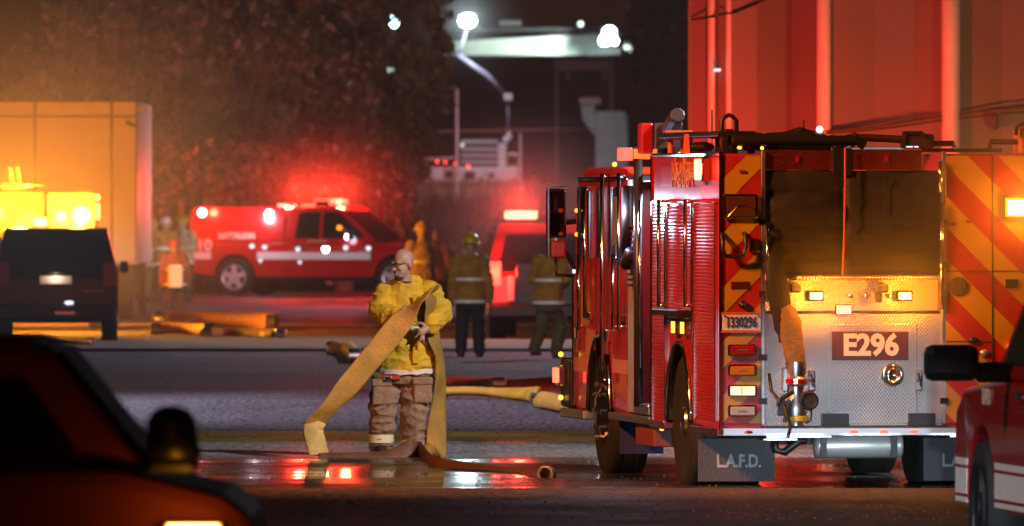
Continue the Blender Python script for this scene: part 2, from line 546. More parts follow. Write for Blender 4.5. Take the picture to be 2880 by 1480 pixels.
# lower tread plate door with sign, latch and hinges
part('rear_door', MB().box(rx(2085), rx(2308), .008, .034, rz(1068), rz(815)), TREAD, bev=.006)
sg = part('sign_plate', MB().box(rx(2093), rx(2285), -.004, .007, rz(907), rz(835)), SIGNR, bev=.003)
text('E296', 'lettering', CREAM, E, (rx(2190), -.008, rz(871)), (rz(844) - rz(897)) * 1.40, REAR, sx=.98, bold=.008, spacing=.98)
lt = part('ring_latch', MB().lathe([(.075, .0), (.088, -.012), (.075, -.03), (.058, -.03), (.052, -.012)], (rx(2245), .008, rz(945)), 'y', 24), CHROME, smooth=True)
part('latch_ring', MB().tube([(rx(2245) + .036 * cos(a), -.026, rz(947) + .05 * sin(a)) for a in [2 * pi * i / 16 for i in range(17)]], .008, 6), CHROME, smooth=True, parent=lt)
for xd in (2042, 2312):
    h = part('door_latch', MB().box(rx(xd) - .028, rx(xd) + .028, -.012, .03, rz(985), rz(932)), STEEL, bev=.012)
    part('latch_bolt', MB().lathe([(.02, -.012), (.02, -.03), (.008, -.034)], (rx(xd), 0, rz(958)), 'y', 10).tube([(rx(xd) - .01, -.03, rz(940)), (rx(xd) + .008, -.035, rz(975))], .01, 6), CHROME, parent=h)
for zd in (828, 840, 1050):
    for i in range(9):
        pass
# hinge posts each side of the hose bed
for xx, nm in ((XL, 'left'), (XR, 'right')):
    s_ = 1 if nm == 'left' else -1
    part('corner_post', MB().box(xx - .012, xx + .02, -.016, .03, rz(1068), rz(380)), STEEL, bev=.006)
    for zd in (560, 665, 740, 900, 1010):
        part('post_bracket', MB().box(xx - .03, xx + .034, -.03, -.017, rz(zd + 8), rz(zd - 8)), CHROME, bev=.005)
part('grab_rail', MB().tube([(XR - .03, -.05, rz(405)), (XR - .03, -.05, rz(480))], .014).tube([(XR - .03, .0, rz(405)), (XR - .03, -.05, rz(405))], .012).tube([(XR - .03, .0, rz(480)), (XR - .03, -.05, rz(480))], .012), CHROME, smooth=True)
part('grab_rail', MB().tube([(XR - .02, -.05, rz(510)), (XR - .02, -.05, rz(640)), (XR - .02, -.05, rz(780))], .014).tube([(XR - .02, .0, rz(560)), (XR - .02, -.05, rz(560))], .012).tube([(XR - .02, .0, rz(770)), (XR - .02, -.05, rz(770))], .012), CHROME, smooth=True)
part('grab_rail', MB().tube([(XL + .03, -.05, rz(560)), (XL + .03, -.05, rz(760))], .013).tube([(XL + .03, .0, rz(570)), (XL + .03, -.05, rz(570))], .012).tube([(XL + .03, .0, rz(750)), (XL + .03, -.05, rz(750))], .012), CHROME, smooth=True)
# tread plate panels with red light in their colour, straps between
for a, b in ((1921, 2094), (2146, 2320)):
    part('tread_panel', MB().box(rx(a), rx(b), .02, .06, rz(428), rz(377)), TREAD_RED_LIT, bev=.005)
    part('panel_latch', MB().box(rx((a + b) / 2) - .012, rx((a + b) / 2) + .012, .005, .02, rz(408), rz(392)), LENSR, bev=.003)
part('bed_strap', MB().box(rx(2096), rx(2144), .012, .05, rz(440), rz(372)), BLACK, bev=.005)
# vinyl hose bed cover: two sagging flaps meeting at a strap
def cover(xa, xb, top, bot, seed):
    nx, nz = 14, 26
    b = MB()
    V = []
    for j in range(nz + 1):
        row = []
        for i in range(nx + 1):
            u, w = i / nx, j / nz
            x = xa + (xb - xa) * u
            z = top + (bot - top) * w
            bulge = .05 * sin(pi * min(1, w * 1.15)) * sin(pi * u) ** .5
            f = .028 * noise.noise(Vector((x * 2.2, w * 7, seed))) + .012 * noise.noise(Vector((x * 7, w * 18, seed)))
            if w > .38: f += .010 * sin(w * 62 + 1.4 * noise.noise(Vector((x * 3, w * 2, seed)))) * min(1, (w - .38) * 6)
            row.append(b.bm.verts.new((x, .04 - bulge + f, z)))
        V.append(row)
    for r0, r1 in zip(V, V[1:]):
        for i in range(nx):
            b.bm.faces.new((r0[i], r0[i + 1], r1[i + 1], r1[i]))
    o = part('bed_cover', b, VINYL, smooth=True)
    m = o.modifiers.new('thick', 'SOLIDIFY'); m.thickness = .01
cover(XL + .015, rx(2122), rz(429), ZS - .02, 1)
cover(rx(2126), XR - .015, rz(429), ZS - .02, 5)
part('cover_strap', MB().tube([(rx(2124), -.035, rz(372)), (rx(2123), -.05, rz(480)), (rx(2120), -.05, rz(620)), (rx(2118), -.03, rz(690))], .008, 6), mat('orange_webbing', (.5, .10, .02), .6))
part('cover_seam', MB().tube([(rx(2225), -.012, rz(440)), (rx(2224), -.028, rz(540))], .004, 5), BLACK)

# chevron panels
def clip(poly, fn):
    out = []
    for i, p in enumerate(poly):
        q = poly[(i + 1) % len(poly)]
        a, b = fn(p), fn(q)
        if a >= 0: out.append(p)
        if a * b < 0:
            t = a / (a - b); out.append((p[0] + (q[0] - p[0]) * t, p[1] + (q[1] - p[1]) * t))
    return out
def chevron(x0, x1, z0, z1, sl, per, off, y):
    part('chevron_panel', MB().box(x0, x1, y, y + .012, z0, z1), CHEVR, bev=.002)
    k = -20
    for k in range(-20, 20):
        c = off + k * per
        rect = [(x0 + .003, z0 + .003), (x1 - .003, z0 + .003), (x1 - .003, z1 - .003), (x0 + .003, z1 - .003)]
        pl = clip(rect, lambda p: p[1] - sl * p[0] - c)
        if len(pl) > 2: pl = clip(pl, lambda p: c + per / 2 - (p[1] - sl * p[0]))
        if len(pl) > 2:
            part('chevron_stripe', MB().prism_y(pl, y - .004, y - .0005), CHEVY)
ZC0 = rz(1066)
chevron(.008, XL - .012, ZC0, ZT - .012, 1.0, .40, rz(425) - rx(1918) + .02, -.013)
chevron(XR + .012, EW - .01, ZC0, ZT - .012, -1.0, .46, rz(432) + rx(2375) + .06, -.013)
part('body_seam', MB().box(rx(2494), rx(2497), -.021, -.0185, ZC0, ZT - .02).box(XR + .02, EW - .03, -.021, -.0185, rz(684), rz(682)).box(XR + .02, rx(2493), -.021, -.0185, rz(861), rz(859)), mat('seam_dark', (.05, .02, .01), .6))  # dark joints between the rear panels

# left column fittings
YB = -.018
fl = part('scene_lamp', MB().box(rx(1816), rx(1906), -.055, YB, rz(552), rz(487)), CHROME, bev=.02)
part('lamp_lens', MB().box(rx(1824), rx(1898), -.062, -.054, rz(545), rz(494)), SMOKE, bev=.01, parent=fl)
part('lamp_rim', MB().tube([(rx(a), -.064, rz(b)) for a, b in ((1828, 543), (1850, 520), (1875, 517), (1896, 530))], .005, 5), CHROME, parent=fl)
part('grab_handle', MB().tube([(rx(a), yy, rz(b)) for a, b, yy in ((1816, 588, YB), (1814, 598, -.07), (1814, 628, -.08), (1822, 644, -.08), (1850, 646, -.08), (1868, 640, -.08), (1873, 620, -.08), (1872, 594, -.07), (1871, 588, YB))], .017, 8), BLACK, smooth=True)
hb = part('handle_bracket', MB().box(rx(1883), rx(1908), -.05, YB, rz(635), rz(600)), mat('red_anodised', (.5, .06, .05), .3, 1), bev=.008)
part('bracket_well', MB().box(rx(1889), rx(1902), -.056, -.049, rz(629), rz(606)), BLACK, bev=.004, parent=hb)
part('marker_lamp', MB().box(rx(1858), rx(1874), -.03, YB, rz(435), rz(428)), LENSR, bev=.004)
part('data_plate', MB().box(rx(1838), rx(1885), -.0205, YB, rz(728), rz(709)), SIGNR)
part('rear_camera', MB().ball((rx(1866), -.03, rz(765)), (.034, .03, .028)).tube([(rx(1866), -.03, rz(766)), (rx(1866), -.065, rz(770))], .018), BLACK, smooth=True)
pl = part('number_plate', MB().box(rx(1815), rx(1913), -.034, -.024, rz(832), rz(791)), mat('plate_white', (.62, .62, .72), .4), bev=.004)
text('1330296', 'plate_lettering', INK, pl, (rx(1863), -.037, rz(812)), .108, REAR, sx=.62, bold=.002)
part('plate_frame', MB().box(rx(1813), rx(1915), -.037, -.022, rz(838), rz(832)).box(rx(1813), rx(1915), -.037, -.022, rz(791), rz(786)), mat('plate_frame_red', (.55, .10, .09), .3), parent=pl, bev=.003)
for xd in (1822, 1906):
    part('plate_screw', MB().lathe([(.008, -.036), (.008, -.044), (.003, -.046)], (rx(xd), 0, rz(795)), 'y', 8), CHROME, parent=pl)
for zd, m, nm in ((881, LENSR, 'red tail lamp unlit'), (932, LENSA, 'amber turn lamp unlit'), (983, REDW, 'lit red brake lamp'), (1034, LENSC, 'clear reversing lamp')):
    b_ = part('tail_lamp', MB().box(rx(1829), rx(1902), -.05, YB, rz(zd + 15), rz(zd - 15)), CHROME, bev=.012, label=nm)
    part('lamp_lens', MB().box(rx(1835), rx(1896), -.060, -.049, rz(zd + 11), rz(zd - 11)), m, bev=.008, parent=b_)
    if m is REDW:
        part('lens_rib', MB().box(rx(1862), rx(1864), -.063, -.0605, rz(zd + 10), rz(zd - 10)), LENSR, parent=b_)
    else:
        part('lens_bulb', MB().box(rx(1853), rx(1877), -.063, -.0605, rz(zd + 2), rz(zd - 1)), mat('lens_sparkle', (.9, .6, .4), .2, 1), parent=b_)
lamp('AREA', 'brake_lamp_light', (rx(1865), -.09, rz(983)), 1.6, (1, .10, .05), .05, E, aim=(0, -1, 0)).data.size = .12
part('reflector', MB().lathe([(.024, .0), (.024, -.012), (.012, -.018)], (rx(1927), .01, rz(697)), 'y', 12), REDS)
# right column fittings
sp = part('speaker_grille', MB().lathe([(.072, YB), (.072, -.03), (.06, -.036)], (rx(2408), 0, rz(722)), 'y', 24), mat('grille_brown', (.05, .03, .015), .6, bump=1, bsc=90))
bl = part('beacon_lamp', MB().box(rx(2518), rx(2518) + .26, -.075, YB, rz(552), rz(490)), CHROME, bev=.02)
part('lamp_lens', MB().box(rx(2524), rx(2524) + .22, -.088, -.074, rz(546), rz(498)), AMB, bev=.012, parent=bl)
part('lamp_core', MB().box(rx(2530), rx(2524) + .21, -.092, -.0885, rz(541), rz(504)), CORE, bev=.004, parent=bl)
for i in range(2):
    pass
lamp('POINT', 'beacon_light', (rx(2524) + .11, -.20, rz(522)), 14, (1, .30, .012), .05, E)
for xd, zd in ((2448, 857), (2475, 889)):
    part('oval_latch', MB().ball((rx(xd), -.022, rz(zd)), (.034, .016, .026)), BLACK if xd < 2460 else STEEL, smooth=True)
part('marker_lamp', MB().ball((rx(2540), -.03, rz(873)), .026), REDS, smooth=True)
part('locker_lamp', MB().box(rx(2528), rx(2560), -.03, YB, rz(725), rz(703)), BLACK, bev=.004)
part('small_lamp', MB().box(rx(2392), rx(2402), -.034, YB, rz(568), rz(560)), LENSR, bev=.003)
part('small_lamp', MB().box(rx(2428), rx(2440), -.034, YB, rz(560), rz(555)), LENSR, bev=.003)
# tailboard
part('tailboard', MB().box(-.02, EW + .02, -.22, -.001, rz(1092), rz(1078)), TREAD, bev=.008)
part('tailboard_edge', MB().box(-.022, EW + .022, -.232, -.221, rz(1095), rz(1076)), ALU, bev=.003)
part('inner_step', MB().box(XL + .004, XR - .004, -.10, .027, rz(1077), rz(1071)), CHROME, bev=.003)
for xd in (1870, 2135, 2210, 2285):
    part('marker_lamp', MB().ball((rx(xd), -.234, rz(1086)), (.034, .012, .013)), LENSR if xd < 1900 else REDS, smooth=True)
part('strip_light', MB().box(rx(1918), rx(2080), -.205, -.19, rz(1100), rz(1094)), WHTS)
part('strip_light', MB().box(rx(2378), rx(2378) + .16, -.205, -.19, rz(1100), rz(1094)), WHTS)
for xd in (1990, 2180, 2400):
    l_ = lamp('AREA', 'tailboard_light', (rx(xd), -.3, rz(1000)), 2.2, COLDC, .05, E, aim=(0, .7, .2))
    l_.data.shape = 'RECTANGLE'; l_.data.size = .4; l_.data.size_y = .04
    l_.location.z = rz(1098); l_.rotation_euler = Vector((0, .45, -1)).to_track_quat('-Z', 'Y').to_euler()
# hose hanging down to the rear discharge
dh = part('discharge_hose', MB().ribbon([(rx(1968), -.09, rz(775)), (rx(1980), -.11, rz(800)), (rx(1985), -.115, rz(850)), (rx(1992), -.12, rz(890)), (rx(1996), -.12, rz(915))], [(1, 0, 0)] * 5, [.11, .14, .165, .165, .155, .15, .14], .09, 14, 5), mat('brown_hose_jacket', (.22, .125, .035), .75, bump=.6, bsc=40, var=.25, vsc=6), smooth=True)
part('hose_sleeve', MB().ribbon([(rx(1942), .02, rz(600)), (rx(1946), -.05, rz(680)), (rx(1955), -.08, rz(745)), (rx(1962), -.085, rz(800)), (rx(1972), -.075, rz(860))], [(1, .1, 0)] * 5, [.12, .15, .17, .165, .14, .10], .085, 14, 5), VINYL, smooth=True)
HX = rx(1995)
valve = part('discharge_valve', MB().lathe([(.076, rz(910)), (.078, rz(930)), (.07, rz(948)), (.082, rz(952)), (.082, rz(966)), (.06, rz(972)), (.055, rz(1000)), (.075, rz(1015)), (.082, rz(1040)), (.06, rz(1062)), (.06, rz(1070))], (HX, -.12, 0), 'z', 20), STEEL, smooth='auto')
part('valve_band', MB().lathe([(.079, rz(1046)), (.0865, rz(1048)), (.0865, rz(1058)), (.079, rz(1060))], (HX + .01, -.12, 0), 'z', 20), mat('yellow_band', (.6, .42, .02), .5), parent=valve)
part('valve_ring', MB().lathe([(.083, rz(953)), (.086, rz(954)), (.086, rz(964)), (.083, rz(965))], (HX, -.12, 0), 'z', 20), LENSR, parent=valve)
part('valve_cap', MB().lathe([(.02, -.19), (.062, -.195), (.072, -.215), (.072, -.235), (.06, -.245), (.045, -.232), (.02, -.232)], (rx(2022), 0, rz(1008)), 'y', 20), RUBBER, parent=valve, smooth='auto')
part('valve_lug', MB().box(HX - .1, HX - .06, -.15, -.09, rz(985), rz(925)).box(HX + .06, HX + .09, -.15, -.09, rz(962), rz(954)), STEEL, parent=valve, bev=.008)
part('valve_handle', MB().tube([(HX - .03, -.2, rz(985)), (HX - .13, -.21, rz(1005)), (HX - .15, -.2, rz(1020))], .016).tube([(HX - .06, -.2, rz(1005)), (HX - .10, -.2, rz(1062))], .014).box(HX - .14, HX - .07, -.2, -.14, rz(1045), rz(1008)), BLACK, parent=valve, bev=.004)
part('valve_chain', MB().tube([(HX + .03, -.22, rz(1010)), (HX + .105, -.21, rz(1035)), (HX + .10, -.2, rz(1058)), (HX + .06, -.19, rz(1065))], .006, 6), BLACK, parent=valve)
part('pull_cord', MB().tube([(rx(1932), -.05, rz(940)), (rx(1937), -.07, rz(985)), (rx(1950), -.12, rz(1004)), (rx(1962), -.20, rz(1020)), (rx(1975), -.245, rz(1072)), (rx(1968), -.25, rz(1100))], .013, 7), BLACK, smooth=True)

# underside: chassis, tank, flaps, wheels
part('chassis', MB().box(.75, .95, -.05, 7.2, .50, .62).box(1.40, 1.60, -.05, 7.2, .50, .62).box(.7, EW - .7, 1.9, 2.1, .35, .52), BLACK)
tk = part('air_tank', MB().lathe([(.03, rx(2066)), (.085, rx(2070)), (.092, rx(2080)), (.092, rx(2280)), (.085, rx(2288)), (.03, rx(2292))], (0, .35, rz(1122, 1.2, .35)), 'x', 24), mat('tank_steel', (.62, .66, .62), .38, .6), smooth=True)
for xd in (2078, 2256):
    part('tank_strap', MB().box(rx(xd), rx(xd + 16), .245, .46, rz(1150), rz(1095)), BLACK, parent=tk)
part('tow_hook', MB().tube([(rx(1960), .2, rz(1100)), (rx(1962), .2, rz(1135)), (rx(1985), .2, rz(1140)), (rx(2020), .2, rz(1112)), (rx(2040), .2, rz(1110))], .03, 8), BLACK, smooth=True)
part('step_bracket', MB().box(rx(1908), rx(1995), -.2, .1, rz(1108), rz(1102)), STEEL, bev=.004)
for x0 in (.03, EW - .61):
    f = part('mud_flap', MB().box(x0, x0 + .585, 1.30, 1.312, .085, .41), FLAP, bev=.004)
    text('L.A.F.D.', 'flap_lettering', mat('flap_white', (.36, .37, .37), .6, var=.3, vsc=25), f, (x0 + .31, 1.296, .235), .135, REAR, sx=.78, bold=.004)
def tyre_mesh(w):
    R_ = WR
    return MB().lathe([(.34, .02), (.40, .0), (R_ - .05, .0), (R_ - .012, .025), (R_, .05), (R_, w * .3), (R_ - .012, w * .32), (R_ - .012, w * .36), (R_, w * .38), (R_, w * .62), (R_ - .012, w * .64), (R_ - .012, w * .68), (R_, w * .7), (R_, w - .05), (R_ - .012, w - .025), (R_ - .05, w), (.4, w), (.34, w - .02)], (0, 0, 0), 'x', 48)
def wheel(x, y, w, flip, dual=False):
    z = WR
    wmb = tyre_mesh(w)
    wo = wmb.build('wheel', RUBBER, E, 'auto'); wo.location = (x, y, z)
    if dual:
        d = tyre_mesh(w).build('inner_tyre', RUBBER, wo, 'auto'); d.location = ((w + .03) * (1 if not flip else -1), 0, 0)
    o = 1 if not flip else -1
    bx = .0 if not flip else w
    if dual:
        prof = [(.34, bx + .02 * o), (.315, bx + .05 * o), (.29, bx + .17 * o), (.15, bx + .19 * o), (.13, bx + .05 * o), (.10, bx + .0 * o), (.02, bx - .01 * o)]
    else:
        prof = [(.34, bx + .02 * o), (.315, bx + .04 * o), (.28, bx + .05 * o), (.20, bx - .01 * o), (.16, bx - .02 * o), (.12, bx - .05 * o), (.02, bx - .06 * o)]
    rm = MB().lathe(prof, (0, 0, 0), 'x', 32, cap=False).build('rim', mat('wheel_alloy', (.6, .56, .55), .25, 1), wo, 'auto')
    nb = MB()
    for k in range(10):
        a = 2 * pi * k / 10
        xx = bx + (.17 if dual else .0) * o
        nb.tube([(xx, .22 * cos(a), .22 * sin(a)), (xx - .05 * o, .22 * cos(a), .22 * sin(a))], .018, 6)
    nb.build('lug_nut', CHROME, wo)['kind'] = 'stuff'
    return wo
wheel(.02, FY, .31, False)
wheel(EW - .33, FY, .31, True)
wheel(.02, WY, .27, False, True)
wheel(EW - .29, WY, .27, True, True)
for cy, r in ((WY, .60), (FY, .60)):
    pts = [(-.01, cy + r * cos(a), WR + r * sin(a)) for a in [pi * i / 20 for i in range(21)]]
    part('arch_trim', MB().tube(pts, .018, 6), CHROME, smooth=True)
    n_ = 20
    ring0 = [(cy + (r - .012) * cos(pi * i / n_), WR + (r - .012) * sin(pi * i / n_)) for i in range(n_ + 1)]
    ring1 = [(cy + (r - .03) * cos(pi * i / n_), WR + (r - .03) * sin(pi * i / n_)) for i in range(n_ + 1)]
    part('arch_liner', MB().prism_x(ring0 + ring1[::-1], .005, .62), BLACK)

# left side of the body: roller shutters with individual slats
def side_box(name, y0, y1, z0, z1, x0, x1, m, bev=.004, parent=None):
    return part(name, MB().box(x0, x1, min(y0, y1), max(y0, y1), z0, z1), m, bev, parent=parent)
zd_top = sz(512, sy(1700))
doors = [(sy(1646), sy(1677), .50), (sy(1684), sy(1744), 1.22), (sy(1751), sy(1804), .56)]
SLAT_H = .026
for (ya, yb, zlow) in doors:
    ya, yb = min(ya, yb), max(ya, yb)
    d = side_box('roller_shutter', ya, yb, zlow, zd_top, -.006, -.001, DKRED, 0)
    sm = MB().prism_y([(-.007, 0), (-.012, .004), (-.0145, SLAT_H * .5), (-.012, SLAT_H - .005), (-.007, SLAT_H - .002)], 0, yb - ya).mesh('slat')
    sm.materials.append(RED)
    n_ = int((zd_top - zlow) / SLAT_H)
    for i in range(n_):
        inst(sm, 'slat', d, (0, ya, zlow + i * SLAT_H + .002))
    side_box('shutter_rail', ya - .02, ya - .002, zlow, zd_top, -.022, -.001, CHROME, .003, d)
    side_box('shutter_rail', yb + .002, yb + .02, zlow, zd_top, -.022, -.001, CHROME, .003, d)
    side_box('shutter_header', ya - .02, yb + .02, zd_top + .001, zd_top + .02, -.024, -.001, RED, .004, d)
for xd in (1680, 1747):
    y = sy(xd)
    part('grab_rail', MB().tube([(-.07, y, sz(502, y)), (-.07, y, sz(640, y)), (-.07, y, sz(772, y))], .016).tube([(0, y, sz(506, y)), (-.07, y, sz(506, y))], .013).tube([(0, y, sz(768, y)), (-.07, y, sz(768, y))], .013), CHROME, smooth=True)
y = sy(1713)
side_box('folding_step', sy(1680), sy(1744), sz(794, y), sz(779, y), -.13, -.002, BLACK, .01)
for xd in (1710, 1733):
    o = side_box('side_marker', sy(xd - 5), sy(xd + 5), sz(842, y), sz(805, y), -.05, -.004, CHROME, .008)
    side_box('lamp_lens', sy(xd - 4), sy(xd + 4), sz(838, y), sz(809, y), -.056, -.049, AMBL, .004, o)
# lettering panel and arch line
y = sy(1722)
side_box('crest_panel', sy(1665), sy(1776), sz(466, y), sz(418, y), -.004, -.001, mat('deep_red_panel', (.30, .02, .012), .4), .001)
text('LOS ANGELES', 'side_lettering', GOLD, E, (-.006, sy(1720), sz(430, y)), .17, LEFT, sx=1.05, bold=.0)
text('FIRE DEPT', 'side_lettering', GOLD, E, (-.006, sy(1720), sz(454, y)), .17, LEFT, sx=1.45, bold=.0)
part('arch_emblem', MB().tube([(-.006, sy(1713) + .22 * cos(a), sz(416, y) + .10 * sin(a)) for a in [pi * i / 12 for i in range(13)]], .008, 5), GOLD)
bc = side_box('corner_beacon', sy(1788), sy(1772), sz(457, .5), sz(394, .5), -.07, -.002, CHROME, .015)
side_box('lamp_lens', sy(1787), sy(1774), sz(452, .5), sz(400, .5), -.085, -.069, REDW, .012, bc)
lamp('POINT', 'corner_beacon_light', (-.22, sy(1780), sz(425, .5)), 10, REDC, .05, E)
# running board and trims
part('roof_trim', MB().tube([(-.004, 0, ZT), (-.004, YF, ZT)], .016, 6), CHROME)
part('corner_trim', MB().tube([(-.004, -.012, ZB), (-.004, -.012, ZT)], .016, 6), mat('red_trim', (.55, .03, .02), .25, 1))
part('body_edge', MB().tube([(-.004, YF, ZB), (-.004, YF, ZT)], .016, 6), mat('red_trim', (.55, .03, .02), .25, 1))
for i in range(26):
    pass
for a_, b_ in ((.05, WY - .63), (WY + .63, YF)):
    part('sill', MB().box(-.03, .1, a_, b_, ZB - .03, ZB + .03), mat('red_chrome', (.6, .12, .1), .25, 1), bev=.008)
part('reflective_band', MB().box(-.005, -.0005, WY + .66, YF - .03, sz(862, 3), sz(850, 3)), WHITE)
part('running_board', MB().box(-.03, .42, YF, FY - .63, .47, .53), TREAD, bev=.008)
part('battery_box', MB().box(.02, .5, sy(1638), sy(1592), sz(1124, 3.6), sz(1060, 3.6)), mat('box_red', (.20, .05, .045), .45), bev=.012)
part('blue_flap', MB().box(.05, .40, FY - .70, FY - .69, .2, .47), BLUE)
part('side_glow_spot', MB().ball((-.0, sy(1665), sz(1077, 3.)), .02), AMBL, smooth=True)

# pump bay between body and cab, lit by a cold lamp
part('pump_bay_wall', MB().box(.45, .5, YF, YC, ZB, 2.4).box(.5, EW - .5, YF + .002, YC - .002, ZB + .002, 2.3), STEEL)
part('pump_bay_roof', MB().box(.0, EW, YF + .003, YC - .003, 2.34, 2.40), BLACK, bev=.01)
pp = part('pump_panel', MB().box(.40, .449, sy(1641, .4), sy(1612, .4), .55, 2.3), mat('panel_steel', (.50, .52, .60), .35, 1, var=.3, vsc=9), bev=.004)
for i, (yy, zz) in enumerate([(3.62, 1.55), (3.85, 1.55), (4.1, 1.55), (3.62, 1.3), (3.85, 1.3), (4.1, 1.3), (3.75, 1.05), (4.02, 1.05), (3.8, 1.8), (4.1, 1.8)]):
    g = part('gauge', MB().lathe([(.085, .398), (.085, .375), (.07, .37), (.068, .38), (.01, .38)], (0, yy - .1, zz), 'x', 20), CHROME, parent=pp, smooth='auto')
for i, (yy, zz, m) in enumerate([(3.5, 1.95, REDS), (3.68, 1.0, GRN), (3.6, 1.17, LENSR), (3.9, .9, BLUL)]):
    part('pilot_lamp', MB().ball((.37, yy, zz), .022), m, parent=pp)
for yy, zz in ((3.6, .80), (3.95, .72)):
    part('pump_outlet', MB().lathe([(.09, .40), (.09, .28), (.105, .27), (.105, .22), (.07, .2)], (0, yy, zz), 'x', 18), BLACK, parent=pp, smooth='auto')
lamp('AREA', 'pump_bay_light', (.22, (YF + YC) / 2, 2.30), 13, (.62, .75, 1), .1, E, aim=(.2, 0, -1)).data.size = .3
lamp('POINT', 'tread_fill_light', (-.22, (YF + YC) / 2 + .25, 2.15), 38, (.62, .75, 1), .06, E)  # added cold light brightening the plate behind the cab
yc1 = sy(1606)
part('cab_back_plate', MB().box(-.012, .03, yc1, YC, .55, 2.36), mat('pale_tread', (.55, .56, .62), .4, .45, bump=1, bsc=55))
part('bay_mast', MB().tube([(-.02, sy(1612), .6), (-.02, sy(1612), 2.52)], .035, 10), mat('dark_mast', (.06, .055, .065), .35, .6), smooth=True)
part('bay_rail', MB().tube([(-.035, sy(1621), .9), (-.035, sy(1621), 2.2)], .013, 8), CHROME, smooth=True)
part('hose_loop', MB().tube([(-.05, sy(1598), 2.30), (-.07, sy(1602), 2.0), (-.07, sy(1597), 1.85), (-.08, sy(1590), 1.74), (-.08, sy(1600), 1.70), (-.06, sy(1606), 1.80)], .045, 9), BLACK, smooth=True)
for i in range(12):
    zz = 2.0 - i * .042
    part('coil_rung', MB().tube([(-.05, sy(1596), zz), (-.05, sy(1607), zz)], .010, 6), mat('red_trim', (.55, .03, .02), .25, 1))
part('bay_tool', MB().box(.08, .30, sy(1635), sy(1616), .95, 1.12).ball((.15, sy(1622), 1.1), .10), BLACK, bev=.03)
part('bay_step', MB().box(-.02, .3, sy(1636), sy(1600), .54, .62), STEEL, bev=.01)

# cab
ZR = 2.40
cabp = [(YC, .50), (YC, ZR), (YC + .3, ZR + .06), (YN - .55, ZR + .06), (YN - .22, ZR), (YN - .05, ZR - .18), (YN, 1.5), (YN, .50)] + \
       [(FY - .62 * cos(pi * i / 16) * -1, max(.50, WR + .60 * sin(pi * i / 16))) for i in range(17)]
cab = part('cab', MB().prism_x(cabp, .0, EW), RED, bev=.05)
part('roof_gutter', MB().tube([(-.015, YC, ZR - .03), (-.015, YN - .35, ZR - .03), (.02, YN - .06, ZR - .10)], .016, 6), CHROME, smooth=True)
def cz(yd): return sz(yd, 6.0)
ZW0, ZW1 = cz(648), cz(470)
for (xa, xb) in ((1460, 1486), (1509, 1523), (1540, 1568)):
    y0, y1 = sy(xb), sy(xa)
    w = side_box('side_window', y0, y1, ZW0, ZW1, -.006, -.001, GLASS, .004)
    for yy in (y0, y1):
        part('window_trim', MB().tube([(-.01, yy, ZW0), (-.01, yy, ZW1)], .013, 6), CHROME, parent=w)
    part('window_trim', MB().tube([(-.01, y0, ZW0), (-.01, y1, ZW0)], .010, 6), CHROME, parent=w)
part('seat_belt_panel', MB().box(-.010, -.0065, sy(1553), sy(1543), ZW0 + .1, ZW1 - .08), mat('tan_panel', (.20, .11, .04), .5))
for (xa, xb) in ((1454, 1500), (1528, 1579)):
    y0, y1 = sy(xb), sy(xa)
    d = part('cab_door', MB().box(-.004, -.0005, y0, y1, 1.0, ZW0 - .02), RED, bev=.002)
    part('door_seam', MB().box(-.0055, -.001, y0 - .01, y0 + .004, .75, 2.3).box(-.0055, -.001, y1 - .004, y1 + .01, .75, 2.3), BLACK, parent=d)
    part('door_handle', MB().box(-.05, -.004, y0 + .1, y0 + .28, 1.24, 1.31), CHROME, bev=.012, parent=d)
    part('door_latch', MB().box(-.045, -.004, y1 - .2, y1 - .08, 1.08, 1.18).box(-.05, -.004, y1 - .14, y1 - .1, .98, 1.1), CHROME, bev=.012, parent=d)
for xd, a, b in ((1534, 436, 965), (1576, 436, 830), (1475, 640, 830), (1562, 640, 830), (1490, 470, 800)):
    y = sy(xd)
    part('grab_rail', MB().tube([(-.06, y, sz(b, y)), (-.06, y, (sz(a, y) + sz(b, y)) / 2), (-.06, y, sz(a, y))], .018).tube([(0, y, sz(a + 8, y)), (-.06, y, sz(a + 8, y))], .013).tube([(0, y, sz(b - 8, y)), (-.06, y, sz(b - 8, y))], .013), CHROME, smooth=True)
part('cab_stripe', MB().box(-.005, -.0005, FY + .66, YN - .05, sz(940, 6), sz(905, 6)), mat('pink_reflective', (.55, .22, .20), .45))
part('cab_stripe', MB().box(-.005, -.0005, YC + .03, FY - .66, sz(940, 5), sz(905, 5)), mat('pink_reflective', (.55, .22, .20), .45))
part('front_trim', MB().tube([(-.006, YN - .02, .55), (-.006, YN - .02, 1.6)], .02, 6), CHROME)
o = side_box('cab_marker', sy(1461), sy(1452), sz(690, 7.2), sz(676, 7.2), -.04, -.002, CHROME, .008)
side_box('lamp_lens', sy(1459), sy(1454), sz(688, 7.2), sz(678, 7.2), -.046, -.039, WHTS, .004, o)
for yd in (530, 590):
    part('turn_lamp', MB().ball((-.02, sy(1457), sz(yd, 7.2)), .018), AMB, smooth=True)
# front bumper
bp = part('front_bumper', MB().box(-.04, EW + .04, YN + .002, YN + .55, .52, .92), BLACK, bev=.03)
part('bumper_step', MB().box(-.05, .3, FY + .62, YN + .5, .44, .515), TREAD, bev=.01)
bl_ = part('bumper_lamp', MB().box(-.10, -.041, YN + .2, YN + .42, .70, .86), CHROME, bev=.01, parent=bp)
part('lamp_lens', MB().box(-.125, -.101, YN + .22, YN + .40, .72, .84), REDL, bev=.008, parent=bp)
part('bumper_marker', MB().ball((-.07, YN + .3, .95), .022).ball((-.07, YN + .3, .60), .022), AMBL, smooth=True, parent=bp)
